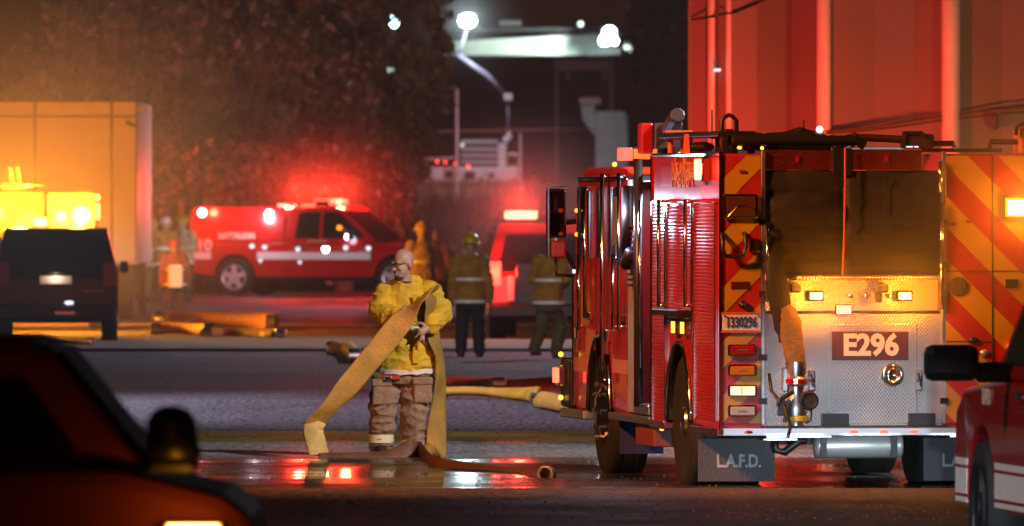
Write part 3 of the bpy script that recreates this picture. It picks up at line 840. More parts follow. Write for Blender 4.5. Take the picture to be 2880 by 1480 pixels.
# mirrors reaching out ahead of the door
mx0, mx1 = -.62, -.20
my = 7.75
def mx(xd): return rx(xd, my)
def mz(yd): return rz(yd, -.4, my)
mr = part('mirror', MB().box(mx(1377), mx(1424), my - .04, my + .10, mz(598), mz(475)), BLACK, bev=.025)
part('mirror_glass', MB().box(mx(1382), mx(1419), my - .046, my - .04, mz(592), mz(481)), mat('mirror_glass', (.10, .02, .02), .05, 1), parent=mr)
part('mirror_edge', MB().tube([(mx(1377), my - .05, mz(650)), (mx(1377), my - .05, mz(474)), (mx(1423), my - .05, mz(473))], .014, 6), CHROME, parent=mr)
part('mirror', MB().box(mx(1384), mx(1424), my - .04, my + .08, mz(650), mz(606)), mat('mirror_red', (.25, .02, .02), .3), bev=.02)
part('mirror_arm', MB().tube([(mx(1424), my, mz(560)), (mx(1448), my - .1, mz(556)), (.02, YN - .2, mz(556))], .022, 7).tube([(mx(1424), my, mz(636)), (mx(1448), my - .1, mz(690)), (.02, YN - .2, mz(690))], .018, 7).tube([(mx(1397), my, mz(650)), (mx(1400), my, mz(692)), (mx(1450), my, mz(695))], .014, 7), BLACK, smooth=True)
# roof equipment
def top_y(xd, y): return rx(xd, y)
lb = part('light_bar', MB().box(.10, EW - .1, 5.0, 5.35, ZR + .10, ZR + .22).box(.4, .6, 5.05, 5.3, ZR + .05, ZR + .1), BLACK, bev=.02)
part('lamp_lens', MB().box(.02, .099, 5.02, 5.33, ZR + .11, ZR + .21), REDS, bev=.01, parent=lb)
part('lamp_lens', MB().box(.10, .3, 4.985, 4.999, ZR + .12, ZR + .2), mat('dim_orange_lens', (.6, .18, .04), .25), parent=lb)
part('roof_marker', MB().ball((.25, 7.0, ZR + .085), .02), AMBL, smooth=True)
dg_ = part('deck_gun', MB().tube([(.25, 4.3, 2.40), (.25, 4.3, 2.66)], .07, 10).box(.14, .36, 4.15, 4.45, 2.60, 2.80).tube([(.25, 4.2, 2.74), (.25, 3.7, 2.86)], .06, 10), mat('gun_metal', (.07, .055, .065), .4, .5), bev=.01)
part('red_cap', MB().box(.04, .135, 4.2, 4.4, 2.56, 2.80), RED, bev=.015, parent=dg_)
part('antenna', MB().tube([(.55, 3.9, 2.4), (.55, 3.9, 2.90)], .007, 5), BLACK)
part('floodlight', MB().box(.05, .26, 3.0, 3.15, ZT + .12, ZT + .19).tube([(.1, 3.1, ZT), (.1, 3.1, ZT + .12)], .025).tube([(.2, 3.1, ZT), (.2, 3.1, ZT + .12)], .025), mat('orange_cap', (.55, .14, .03), .4), bev=.01)
part('roof_rack', MB().box(.02, XL, .3, 3.2, ZT + .13, ZT + .17).box(.05, .10, .3, .36, ZT, ZT + .13).box(.25, .30, .3, .36, ZT, ZT + .13).box(.05, .1, 2.0, 2.06, ZT, ZT + .13).tube([(.12, .25, ZT + .10), (1.05, .25, ZT + .10), (1.12, .25, ZT + .06)], .04), BLACK, bev=.006)
part('rack_post', MB().prism_y([(rx(1768), ZT), (rx(1783), ZT), (rx(1780), ZT + .15), (rx(1770), ZT + .15)], .9, .94), mat('orange_cap', (.55, .14, .03), .4))
def loop_handle(xd, zb, h, w, y):
    x = rx(xd, y)
    pts = [(x - w, y, zb), (x - w, y, zb + h - .04), (x - w + .03, y, zb + h - .01), (x, y, zb + h), (x + w - .03, y, zb + h - .01), (x + w, y, zb + h - .04), (x + w, y, zb)]
    o = part('ladder_foot', MB().tube(pts, .017, 7), BLACK, smooth=True)
    part('foot_pad', MB().box(x - w + .02, x + w - .02, y - .015, y + .015, zb, zb + h * .62), BLACK, bev=.01, parent=o)
loop_handle(1834, ZT + .02, .27, .055, .5)
# folding ladder arms and gear lying over the hose bed (silhouettes against the wall)
def arm_pt(xd, yd, y=.6): return (rx(xd, y), y, rz(yd, 1, y))
part('ladder_arm', MB().tube([arm_pt(1925, 352), arm_pt(1975, 350), arm_pt(2010, 340), arm_pt(2075, 352)], [.05, .055, .06, .04], 8).tube([arm_pt(1870, 368), arm_pt(2090, 366)], .035, 8).ball(arm_pt(2013, 330), (.06, .05, .03)), BLACK, smooth='auto')
part('antenna', MB().tube([arm_pt(2022, 330), arm_pt(2022, 302)], .005, 5), BLACK)
part('beacon', MB().ball(arm_pt(2062, 326), .028), WHTS, smooth=True)
part('ladder_arm', MB().tube([arm_pt(2095, 372), arm_pt(2135, 352), arm_pt(2155, 345)], [.035, .04, .04], 8).tube([arm_pt(2150, 345), arm_pt(2290, 352)], .028, 8).ball(arm_pt(2150, 348), (.05, .04, .035)).box(*[v for a in ((rx(2152, .6) - .03, rx(2152, .6) + .03), (.58, .64), (rz(372, 1, .6), rz(350, 1, .6))) for v in a]), mat('dark_red_brown', (.05, .015, .012), .45), smooth='auto')
part('arm_reflector', MB().ball(arm_pt(2155, 361, .57), (.012, .01, .025)).ball(arm_pt(1925, 360, .57), (.015, .01, .025)), REDS)
wb = part('winch_box', MB().box(rx(2272, .6), rx(2345, .6), .5, .75, rz(374, 1, .6), rz(337, 1, .6)), mat('dark_red_brown', (.05, .015, .012), .45), bev=.02)
part('box_handle', MB().tube([arm_pt(2275, 372, .49), arm_pt(2273, 334, .49), arm_pt(2318, 334, .49), arm_pt(2328, 345, .49)], .014, 6), BLACK, parent=wb)
part('box_lamp', MB().box(rx(2280, .5), rx(2296, .5), .49, .50, rz(371, 1, .5), rz(368, 1, .5)).box(rx(2300, .5), rx(2310, .5), .49, .50, rz(371, 1, .5), rz(368, 1, .5)), WHTS, parent=wb)
part('ladder_arm', MB().tube([arm_pt(2345, 361), arm_pt(2398, 361), arm_pt(2400, 372)], .022, 7).tube([arm_pt(2318, 378), arm_pt(2520, 378)], .016, 6), BLACK, smooth='auto')
part('ladder_arm', MB().tube([arm_pt(2488, 373), arm_pt(2490, 357), arm_pt(2560, 357)], .022, 7), mat('dark_red_brown', (.05, .015, .012), .45), smooth='auto')
part('stowage_box', MB().box(rx(2560, .6), rx(2560, .6) + .2, .5, .8, ZT, rz(322, 2, .6)), mat('dim_orange_lens', (.6, .18, .04), .25), bev=.015)
part('box_handle', MB().tube([arm_pt(2556, 340, .49), arm_pt(2558, 320, .49), arm_pt(2570, 312, .49), arm_pt(2640, 312, .49)], .016, 6), BLACK)
part('roof_gear', MB().ball(arm_pt(1765, 370, 1.5), (.10, .1, .04)).ball(arm_pt(1795, 342, 1.2), (.06, .05, .025)).ball(arm_pt(1905, 344, .8), (.07, .05, .03)).box(rx(1815, 1.), rx(1850, 1.), .9, 1.3, ZT, ZT + .16), BLACK)
part('roof_lamp', MB().ball(arm_pt(1860, 372, .3), (.018, .02, .012)), AMBL)
part('roof_lamp', MB().ball(arm_pt(1917, 373, .3), (.014, .014, .014)), AMBL)
# warning lights on the roof that face forward (they wash the wall ahead)
l1 = lamp('SPOT', 'forward_red_light', (.1, 5.5, ZR + .30), 2200, REDC, .08, E, spot=26, aim=(.01, 1, .035), blend=1)
l2 = lamp('SPOT', 'forward_amber_light', (EW - .15, 5.5, ZR + .30), 1200, (1, .45, .08), .08, E, spot=40, aim=(.11, 1, .02), blend=1)
# ------------------------------------------------------------------ people
def cloth(name, col, var=.3, rough=.85, bump=1.0, vsc=6, bsc=38):
    return mat(name, col, rough, bump=bump, bsc=bsc, var=var, vsc=vsc)
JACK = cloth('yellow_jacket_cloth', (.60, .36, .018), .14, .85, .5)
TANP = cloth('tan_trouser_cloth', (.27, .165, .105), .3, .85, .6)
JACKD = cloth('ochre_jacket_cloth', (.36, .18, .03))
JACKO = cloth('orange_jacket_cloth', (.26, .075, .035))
NAVY = cloth('dark_trouser_cloth', (.025, .02, .03))
OLIVE = cloth('olive_trouser_cloth', (.10, .075, .04))
BAND = mat('silver_band', (.75, .75, .72), .35)
BANDY = mat('lime_band', (.55, .62, .06), .4)
BANDC = mat('cream_band', (.72, .62, .42), .45)
LEATHER = mat('boot_leather', (.022, .018, .016), .45)
SKIN = mat('skin', (.40, .245, .18), .5, bump=.1, bsc=60, var=.1, vsc=12)
HAIR = mat('stubble', (.07, .045, .035), .8)
HELM = mat('yellow_helmet', (.50, .34, .02), .3, coat=.4)
HELMR = mat('red_helmet', (.40, .03, .02), .3, coat=.4)
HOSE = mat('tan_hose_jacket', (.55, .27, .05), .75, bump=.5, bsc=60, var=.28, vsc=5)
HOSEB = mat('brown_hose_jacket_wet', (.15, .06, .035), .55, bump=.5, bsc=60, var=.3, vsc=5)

def band_ring(pts, r, h, m, name, parent, n=18):
    """a reflective band round a limb: centre, (rx, ry), height"""
    (cx, cy, z) = pts
    b = MB().loft([(cx, cy, z - h / 2, r[0], r[1]), (cx, cy, z + h / 2, r[0], r[1])], n)
    return b.build(name, m, parent, smooth='auto')

# --- the bald firefighter holding the hose
FF = thing('person', ((1150 - 1440) / 329, FPX / 329, 0), 'bald firefighter in yellow jacket and tan trousers with a flat hose over his arm', 'person', 0)
def lx(xd): return (xd * K - 1150) / 329
def lz(yd): return (1286 - yd * K) / 329
hc = Vector((-.052, -.03, 1.655))
def hd(x, y, z):      # head frame -> body frame, face turned to the side and a little down
    v = Matrix.Rotation(R(-52), 3, 'Z') @ (Matrix.Rotation(R(9), 3, 'X') @ Vector((x, y, z)))
    return hc + v
b = MB()
def hball(b, c, r, nu=12, nv=8):
    t = MB(); t.ball((0, 0, 0), r, nu, nv)
    for v in t.bm.verts:
        v.co = hd(*(Vector(v.co) + Vector(c)))
    m_ = bpy.data.meshes.new('t'); t.bm.to_mesh(m_); t.bm.free(); b.bm.from_mesh(m_); bpy.data.meshes.remove(m_)
hball(b, (0, .018, .030), (.077, .097, .092), 20, 14)         # skull
hball(b, (0, -.025, -.045), (.064, .072, .085), 16, 10)       # face
hball(b, (0, -.05, -.105), (.045, .045, .034))                # chin
for s_ in (-1, 1):
    hball(b, (s_ * .078, .022, -.012), (.012, .026, .036))    # ears
    hball(b, (s_ * .034, -.080, .018), (.030, .016, .012))    # brow
    hball(b, (s_ * .040, -.070, -.035), (.024, .02, .022))    # cheek
    hball(b, (s_ * .030, -.083, -.002), (.013, .010, .009))   # eye
hball(b, (0, -.098, -.018), (.011, .014, .026)); hball(b, (0, -.110, -.036), (.016, .015, .012))
hball(b, (0, -.092, -.066), (.026, .012, .008)); hball(b, (0, -.09, -.080), (.022, .012, .008))
b.limb([(-.03, .02, 1.44), (-.045, 0, 1.56)], [.07, .062], 12)
b.loft([(-.02, .03, .85, .16, .10), (-.02, .03, 1.1, .15, .11), (-.02, .03, 1.35, .18, .12), (-.03, .03, 1.46, .08, .07)], 14)
sh = {'R': (-.21, .02, 1.40), 'L': (.18, .02, 1.42)}
armR = [(-.20, .02, 1.40), (-.255, -.12, 1.225), (-.085, -.27, 1.215)]
armL = [(.18, .02, 1.42), (.275, -.04, 1.235), (.185, -.21, 1.125)]
b.limb(armR, [.06, .045, .032]).limb(armL, [.06, .045, .032])
for hx, kx, az in ((-.19, -.215, .11), (.075, .05, .10)):
    b.limb([(hx * .8, .02, .85), (kx, -.02, .46), (kx - .01, .02, az)], [.085, .06, .045])
# left hand spread on his belly: palm, four fingers, thumb
wr = Vector(armL[2]); pd = Vector((-.075, -.05, -.055))
pc = wr + pd
b.limb([wr, wr + pd * .55, pc], [.030, .036, .034])
for i, (dx, dz, ln) in enumerate(((-.060, .012, .072), (-.050, -.030, .082), (-.028, -.058, .078), (.004, -.070, .062))):
    base = pc + Vector((.010 + .002 * i, -.005, .022 - .017 * i))
    d = Vector((dx, -.012, dz)).normalized()
    mid = base + d * ln * .55
    tip = mid + (d + Vector((0, .55, -.35))).normalized() * ln * .5
    b.limb([base, mid, tip], [.0125, .0112, .009], 8)
th0 = wr + pd * .45 + Vector((-.005, -.005, .026))
b.limb([th0, th0 + Vector((-.045, -.02, .022)), th0 + Vector((-.078, -.015, .018))], [.015, .013, .010], 8)
# right hand closed round the hose edge
wr2 = Vector(armR[2])
b.limb([wr2, wr2 + Vector((.05, -.03, .03))], [.030, .036])
for i in range(4):
    p0 = wr2 + Vector((.06 + .004 * i, -.045, .055 - .02 * i))
    b.limb([p0, p0 + Vector((.04, -.012, .006)), p0 + Vector((.045, .02, .002))], [.0115, .0105, .009], 8)
b.limb([wr2 + Vector((.03, -.05, .05)), wr2 + Vector((.06, -.06, .085))], [.014, .011], 8)
remesh(b, 'body', SKIN, FF, .0065, .0012, 40, 2)
# face details
st = MB()
hball(st, (0, -.052, -.108), (.044, .046, .030), 14, 8); hball(st, (0, -.097, -.060), (.026, .012, .007))
st.build('stubble', HAIR, FF, True)
gl = MB()
gl.tube([hd(-.068, .015, .004), hd(-.060, -.088, .004)], .0035, 5).tube([hd(.068, .015, .004), hd(.060, -.088, .004)], .0035, 5)
for s_ in (-1, 1):
    gl.tube([hd(s_ * .034 + .026 * cos(a), -.100, .0 + .016 * sin(a)) for a in [2 * pi * i / 12 for i in range(13)]], .003, 5)
gl.tube([hd(-.012, -.103, .004), hd(.012, -.103, .004)], .003, 5)
gl.build('spectacles', BLACK, FF)
# shirt at the collar, jacket, trousers
MB().loft([(-.03, .0, 1.40, .10, .09), (-.035, .0, 1.50, .075, .075)], 14).build('undershirt', mat('navy_shirt', (.015, .012, .02), .8), FF, True)
j = MB()
j.loft([(-.025, .02, .735, .262, .185), (-.025, .02, .80, .262, .188), (-.02, .02, 1.0, .235, .175), (-.02, .02, 1.2, .23, .165), (-.02, .03, 1.36, .225, .15), (-.02, .03, 1.44, .175, .125), (-.025, .03, 1.50, .11, .10)], 20)
j.limb([(-.19, .03, 1.395), (-.262, -.10, 1.235), (-.12, -.245, 1.217)], [.098, .090, .062], 12)
j.limb([(.165, .03, 1.415), (.282, -.03, 1.235), (.20, -.195, 1.135)], [.098, .095, .070], 12)
j.limb([(-.14, .04, 1.46), (-.04, .07, 1.515), (.07, .05, 1.49)], [.05, .048, .05], 10)    # collar
jk = remesh(j, 'jacket', JACK, FF, .0105, .018, 9, 2, fold=1.0)
# storm flap and hem band
fl_ = MB()
for z0 in (.80, .92, 1.04, 1.16, 1.28):
    fl_.box(.035, .085, -.195 + (z0 - .8) * .06, -.16, z0, z0 + .115)
fl_.build('storm_flap', JACK, FF, bev=.008)
def hem_band(z, h, rx_, ry_, m, name, dip=.03):
    n = 36
    rings = []
    for zz in (z, z + h):
        rings.append([(-.025 + rx_ * cos(2 * pi * k / n), .02 + ry_ * sin(2 * pi * k / n), zz - dip * max(0, -sin(2 * pi * k / n)) + .006 * sin(k * 2.1)) for k in range(n)])
    return MB().loop_rings(rings, cap=False).build(name, m, FF, True)
hem_band(.735, .042, .272, .197, mat('pink_silver_band', (.75, .60, .55), .35), 'hem_band')
wristband = MB().limb([(.192, -.20, 1.13), (.183, -.214, 1.122)], [.042, .042], 10)
wristband.build('wristwatch', BLACK, FF, True)
t = MB()
t.loft([(-.055, .02, .62, .235, .155), (-.04, .02, .75, .245, .165), (-.03, .02, .92, .20, .14)], 18)
t.limb([(-.175, .02, .74), (-.20, .0, .55), (-.222, -.02, .42), (-.235, .02, .20), (-.24, .025, .115)], [.135, .128, .12, .105, .098], 14)
t.limb([(.070, .02, .74), (.062, .0, .55), (.050, -.03, .42), (.040, .0, .18), (.038, .0, .095)], [.138, .13, .122, .108, .10], 14)
remesh(t, 'trousers', TANP, FF, .0105, .016, 10, 2, fold=1.0)
for x0, z0 in ((-.235, .545), (.115, .56)):
    pk = MB().box(x0 - .075, x0 + .085, -.165, -.11, z0 - .10, z0 + .11)
    pk.build('cargo_pocket', TANP, FF, bev=.02)
    MB().box(x0 - .08, x0 + .09, -.175, -.15, z0 + .06, z0 + .125).build('pocket_flap', TANP, FF, bev=.012)
MB().box(-.245, -.07, -.165, -.13, .66, .70).build('red_strap', mat('red_strap_cloth', (.42, .03, .02), .6), FF, bev=.008)
MB().box(-.22, -.14, -.185, -.16, .64, .69).build('buckle', CHROME, FF, bev=.008)
band_ring((-.24, .025, .155), (.112, .112), .07, BANDC, 'trouser_band', FF)
band_ring((.038, .0, .130), (.113, .113), .022, BANDY, 'trouser_band', FF)
band_ring((.038, .0, .105), (.114, .114), .022, BAND, 'trouser_band', FF)
band_ring((.038, .0, .080), (.115, .115), .022, BANDY, 'trouser_band', FF)
for bx, by in ((-.24, .02), (.036, .0)):
    bt = MB().loft([(bx, by - .04, .0, .055, .145), (bx, by - .05, .025, .058, .15), (bx, by - .04, .07, .055, .12), (bx, by, .11, .06, .08), (bx, by, .17, .065, .07)], 16)
    bt.build('boot', LEATHER, FF, True)
bt = MB().ball((.05, -.215, 1.10), (.055, .03, .03)); bt.build('hand_lamp', mat('lamp_lens_pale', (.6, .65, .4), .3), FF, True)

# --- the hose he drags
HB = thing('fire_hose', (gp(1368, 1212).x, gp(1368, 1212).y, 0), 'flat tan fire hose draped over the bald firefighter and trailing to a round metal coupling', 'hose')
def hl(v): return Vector(v) - Vector(HB.location)
def fw(x, y, z): return Vector((x + FF.location.x, y + FF.location.y, z))
gpts = [gp(1372, 1211), gp(1340, 1206), gp(1290, 1197), gp(1210, 1190), gp(1130, 1182), gp(1085, 1176)]
zz = [.055, .05, .03, .022, .022, .03]
gpts = [p + Vector((0, 0, z)) for p, z in zip(gpts, zz)]
gpts += [fw(lx(1062), -.45, .055), fw(lx(1035), -.40, .085), fw(lx(1003), -.45, .04), fw(lx(960), -.5, .026), fw(lx(900), -.5, .024), fw(lx(850), -.5, .024), fw(lx(805), -.5, .03)]
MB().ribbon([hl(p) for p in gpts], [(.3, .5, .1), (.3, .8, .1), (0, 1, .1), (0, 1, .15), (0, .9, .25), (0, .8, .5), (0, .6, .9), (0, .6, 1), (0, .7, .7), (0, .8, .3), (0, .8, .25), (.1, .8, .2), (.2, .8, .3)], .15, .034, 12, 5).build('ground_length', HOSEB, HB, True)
up = [fw(lx(806), -.50, .03), fw(lx(800), -.46, .10), fw(lx(793), -.44, .18), fw(lx(790), -.42, .255), fw(lx(800), -.38, .31)]
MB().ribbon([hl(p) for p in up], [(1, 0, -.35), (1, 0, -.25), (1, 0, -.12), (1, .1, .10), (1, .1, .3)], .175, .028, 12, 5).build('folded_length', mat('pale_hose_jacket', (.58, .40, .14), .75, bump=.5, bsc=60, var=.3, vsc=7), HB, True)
dg_pts = [(779, 1076, -.36), (800, 1052, -.38), (840, 1006, -.40), (890, 948, -.40), (950, 876, -.40), (1005, 808, -.38), (1045, 762, -.34), (1072, 735, -.27), (1080, 738, -.14)]
dgw = [fw(lx(x + 6), y, lz(z)) for x, z, y in dg_pts]
# a flat band seen face on: width lies in the plane facing the camera
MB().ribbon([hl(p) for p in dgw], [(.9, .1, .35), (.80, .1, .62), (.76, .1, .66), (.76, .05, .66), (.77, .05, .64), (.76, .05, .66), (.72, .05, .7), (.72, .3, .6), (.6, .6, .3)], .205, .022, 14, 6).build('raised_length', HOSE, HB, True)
tp = [(1082, 742, -.16), (1084, 770, -.19), (1084, 810, -.14), (1092, 850, -.10), (1104, 890, -.06), (1108, 950, -.02), (1104, 1020, .0), (1098, 1090, -.02), (1096, 1148, -.08), (1075, 1160, -.16)]
tpw = [fw(lx(x), y, max(.03, lz(z))) for x, z, y in tp]
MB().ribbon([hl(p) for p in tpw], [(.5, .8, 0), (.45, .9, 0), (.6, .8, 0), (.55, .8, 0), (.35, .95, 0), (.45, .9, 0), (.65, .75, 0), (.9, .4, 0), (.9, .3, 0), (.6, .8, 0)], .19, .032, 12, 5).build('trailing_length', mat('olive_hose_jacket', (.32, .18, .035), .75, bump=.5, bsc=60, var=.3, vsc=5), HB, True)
cp = MB().lathe([(.035, .10), (.055, .09), (.058, .02), (.064, .015), (.064, -.03), (.055, -.035), (.046, -.03), (.044, .06), (.01, .062)], (0, 0, .062), 'y', 24)
o = cp.build('coupling', mat('dull_alloy', (.50, .48, .45), .4, .6), HB, 'auto')
o.rotation_euler = (0, 0, R(-18)); o.location = (.02, -.06, 0)

# --- other crew, built from one adjustable figure
def crew(name, pos, H, yaw, label, jm, tm, hm, arms, legs, lean=0, bands=True, group=None, turnhead=0, pack=None, jlen=.0, hemcol=None):
    """arms/legs: joints in a frame where the person faces -y and is 1.8 m tall"""
    T_ = thing(name, pos, label, 'person', yaw, group)
    T_.scale = (H / 1.80,) * 3
    def ln(p): return (p[0], p[1] - lean * max(0, p[2] - .95) * .6, p[2] - .12 * abs(lean) * max(0, p[2] - .95))
    hz = Vector(ln((0, -.02, 1.60)))
    b = MB()
    b.ball(hz, (.078, .098, .12), 12, 9); b.ball(hz + Vector((0, -.05, -.06)), (.055, .05, .055))
    c_, s_ = cos(turnhead), sin(turnhead)
    b.ball(hz + Vector((.10 * s_, -.10 * c_, -.02)), (.016, .018, .024))
    for e in (-1, 1): b.ball(hz + Vector((e * .08 * c_, e * .08 * s_, -.01)), (.014, .02, .032))
    b.limb([ln((0, .0, 1.40)), hz], [.065, .06])
    b.loft([(*ln((0, .02, .85))[:2], .85, .15, .1), (*ln((0, .02, 1.2))[:2], ln((0, 0, 1.2))[2], .16, .11), (*ln((0, .02, 1.42))[:2], ln((0, 0, 1.42))[2], .12, .08)], 12)
    for a in arms: b.limb([ln(p) for p in a], [.055, .045, .032]); b.ball(Vector(ln(a[2])) + (Vector(a[2]) - Vector(a[1])).normalized() * .06, (.04, .03, .045)); \
        [b.limb([Vector(ln(a[2])) + (Vector(a[2]) - Vector(a[1])).normalized() * .07 + Vector((.014 * (i - 1.5), 0, 0)), Vector(ln(a[2])) + (Vector(a[2]) - Vector(a[1])).normalized() * (.13 + .006 * (1.5 - abs(i - 1.5))) + Vector((.016 * (i - 1.5), -.02, 0))], [.011, .009], 6) for i in range(4)]
    for l in legs: b.limb(l, [.08, .06, .045])
    remesh(b, 'body', SKIN, T_, .014, 0, 1, 3)
    j = MB()
    j.loft([(*ln((0, .02, .78 - jlen))[:2], .78 - jlen, .235, .17), (*ln((0, .02, 1.0))[:2], ln((0, 0, 1.0))[2], .21, .155), (*ln((0, .02, 1.25))[:2], ln((0, 0, 1.25))[2], .22, .16), (*ln((0, .02, 1.42))[:2], ln((0, 0, 1.42))[2], .17, .12), (*ln((0, .01, 1.50))[:2], ln((0, 0, 1.50))[2], .085, .085)], 16)
    for a in arms: j.limb([ln(p) for p in a], [.092, .078, .062], 10)
    remesh(j, 'jacket', jm, T_, .016, .014, 8, 3, fold=.7)
    t = MB()
    t.loft([(0, .02, .68, .2, .145), (0, .02, .9, .17, .13)], 14)
    for l in legs: t.limb(l, [.115, .098, .085], 10)
    remesh(t, 'trousers', tm, T_, .016, .012, 8, 3, fold=.6)
    for l in legs:
        f = Vector(l[2])
        MB().loft([(f.x, f.y - .05, f.z - .10, .05, .135), (f.x, f.y - .05, f.z - .06, .052, .13), (f.x, f.y, f.z, .06, .075), (f.x, f.y, f.z + .06, .06, .065)], 12).build('boot', LEATHER, T_, True)
    if bands:
        for z, h in ((.80 - jlen, .045), (1.12, .045)):
            p = ln((0, .02, z))
            rr = .247 if z < 1 else .228
            band_ring((p[0], p[1], p[2]), (rr, .180 if z < 1 else .174), h, hemcol or BAND, 'reflective_band', T_)
    if hm:
        h = MB().lathe([(.125, -.005), (.128, .02), (.12, .06), (.095, .11), (.05, .135), (.005, .14)], hz + Vector((0, .0, .045)), 'z', 18, cap=False)
        h.build('helmet', hm, T_, True)
        MB().loft([(hz.x, hz.y + .02, hz.z + .035, .155, .19), (hz.x, hz.y + .02, hz.z + .05, .13, .15)], 18).build('helmet_brim', hm, T_, True)
        MB().tube([hz + Vector((0, -.13, .10)), hz + Vector((0, -.05, .195)), hz + Vector((0, .1, .17))], .012, 6).build('helmet_comb', hm, T_, True)
    if pack:
        p = ln((0, .22, .98))
        MB().box(p[0] - .15, p[0] + .15, p[1] - .06, p[1] + .07, p[2] - .25, p[2] + .24).build('backpack', pack, T_, bev=.04)
    return T_

STAND = [[(-.10, .02, .82), (-.12, .0, .46), (-.13, .03, .10)], [(.10, .02, .82), (.12, .0, .46), (.14, .03, .10)]]
WALK = [[(-.09, .02, .82), (-.10, -.16, .48), (-.10, -.02, .12)], [(.09, .02, .82), (.10, .02, .46), (.12, .22, .16)]]
DOWN = [[(-.19, .02, 1.40), (-.26, .03, 1.12), (-.27, -.05, .86)], [(.19, .02, 1.40), (.26, .03, 1.12), (.27, -.05, .86)]]
BENT = [[(-.19, .02, 1.40), (-.27, .02, 1.14), (-.12, -.22, 1.06)], [(.19, .02, 1.40), (.27, .02, 1.14), (.12, -.22, 1.08)]]
RAISE = [[(-.19, .02, 1.40), (-.30, -.05, 1.18), (-.24, -.28, 1.30)], [(.19, .02, 1.40), (.28, .02, 1.14), (.2, -.2, 1.0)]]
g = gp(1184, 898)
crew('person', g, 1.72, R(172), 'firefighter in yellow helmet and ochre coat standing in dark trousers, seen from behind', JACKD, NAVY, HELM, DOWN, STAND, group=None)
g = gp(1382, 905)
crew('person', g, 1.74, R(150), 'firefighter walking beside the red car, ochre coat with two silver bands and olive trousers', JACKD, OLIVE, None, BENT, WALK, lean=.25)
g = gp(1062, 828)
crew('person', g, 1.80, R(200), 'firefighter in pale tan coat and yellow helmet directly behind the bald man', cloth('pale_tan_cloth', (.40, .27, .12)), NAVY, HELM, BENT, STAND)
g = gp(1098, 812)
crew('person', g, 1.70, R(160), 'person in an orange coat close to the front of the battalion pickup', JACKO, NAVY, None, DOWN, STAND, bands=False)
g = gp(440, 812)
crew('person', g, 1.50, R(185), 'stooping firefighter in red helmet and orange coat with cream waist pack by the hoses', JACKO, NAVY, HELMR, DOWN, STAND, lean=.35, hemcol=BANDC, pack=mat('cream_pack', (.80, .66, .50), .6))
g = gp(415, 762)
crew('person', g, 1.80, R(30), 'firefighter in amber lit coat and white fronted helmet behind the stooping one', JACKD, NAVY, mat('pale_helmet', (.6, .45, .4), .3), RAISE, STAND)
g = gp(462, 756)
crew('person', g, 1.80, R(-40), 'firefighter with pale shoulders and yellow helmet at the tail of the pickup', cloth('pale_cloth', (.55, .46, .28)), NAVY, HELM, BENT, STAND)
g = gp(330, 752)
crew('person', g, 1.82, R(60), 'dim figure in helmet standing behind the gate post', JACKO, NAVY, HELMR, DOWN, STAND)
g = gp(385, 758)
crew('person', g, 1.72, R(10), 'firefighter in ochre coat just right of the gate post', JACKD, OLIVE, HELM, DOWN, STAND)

# --- spare hoses lying on the road
def ground_hose(pix, w, t, label, m, zl=.03, widths=None):
    pts = [gp(x, y) for x, y in pix]
    base = pts[0].copy()
    hz_ = [p - base + Vector((0, 0, zl + .012 * (i % 2))) for i, p in enumerate(pts)]
    h = thing('fire_hose', base, label, 'hose', 0, 'hoses lying on the road')
    MB().ribbon(hz_, [(0, 1, .12)] * len(pts), w, t, 12, 5).build('hose_jacket', m, h, True)
    for e in (hz_[0], hz_[-1]):
        MB().lathe([(t * .5, -.08), (t * .62, -.07), (t * .62, .07), (t * .5, .08)], e, 'x', 14).build('coupling', STEEL, h, 'auto')
    return h
HOSEY = mat('yellow_hose_jacket', (.50, .22, .015), .65, bump=.4, bsc=40, var=.2, vsc=4)
HOSEO = mat('orange_hose_jacket', (.62, .26, .03), .65, bump=.4, bsc=40, var=.2, vsc=4)
ground_hose([(1110, 1003), (1180, 1004), (1270, 1006), (1340, 1012), (1352, 1020)], .20, .10, 'charged yellow hose on the road from behind the bald firefighter towards the engine', HOSEY, .075)
ground_hose([(1356, 1026), (1390, 1034), (1440, 1042), (1520, 1050)], .20, .11, 'short yellow hose length running under the front of the engine', HOSEY, .085)
ground_hose([(1085, 975), (1150, 975), (1210, 976), (1255, 979)], .20, .12, 'thin pale hose lying beyond the charged yellow hose', mat('faded_hose_jacket', (.34, .25, .10), .7, var=.2), .05)
ground_hose([(835, 893), (870, 895), (885, 905), (892, 915)], .22, .17, 'kinked orange hose end just left of the bald firefighter', HOSEO, .09)
ground_hose([(390, 842), (440, 842), (500, 843), (525, 846)], .25, .18, 'amber hose lying near the stooping firefighter', HOSEY, .09)
ground_hose([(520, 853), (560, 852), (630, 853), (705, 857)], .25, .16, 'bright orange hose stretching along the median', HOSEO, .08)
ground_hose([(400, 822), (470, 821), (560, 822), (640, 826), (680, 832)], .35, .24, 'wide brown hose lying behind the amber one', mat('brown_wide_hose', (.36, .15, .04), .7, var=.2), .12)
ground_hose([(92, 869), (130, 873), (180, 875), (226, 875)], .22, .12, 'orange hose on the ground behind the black car', HOSEO, .06)
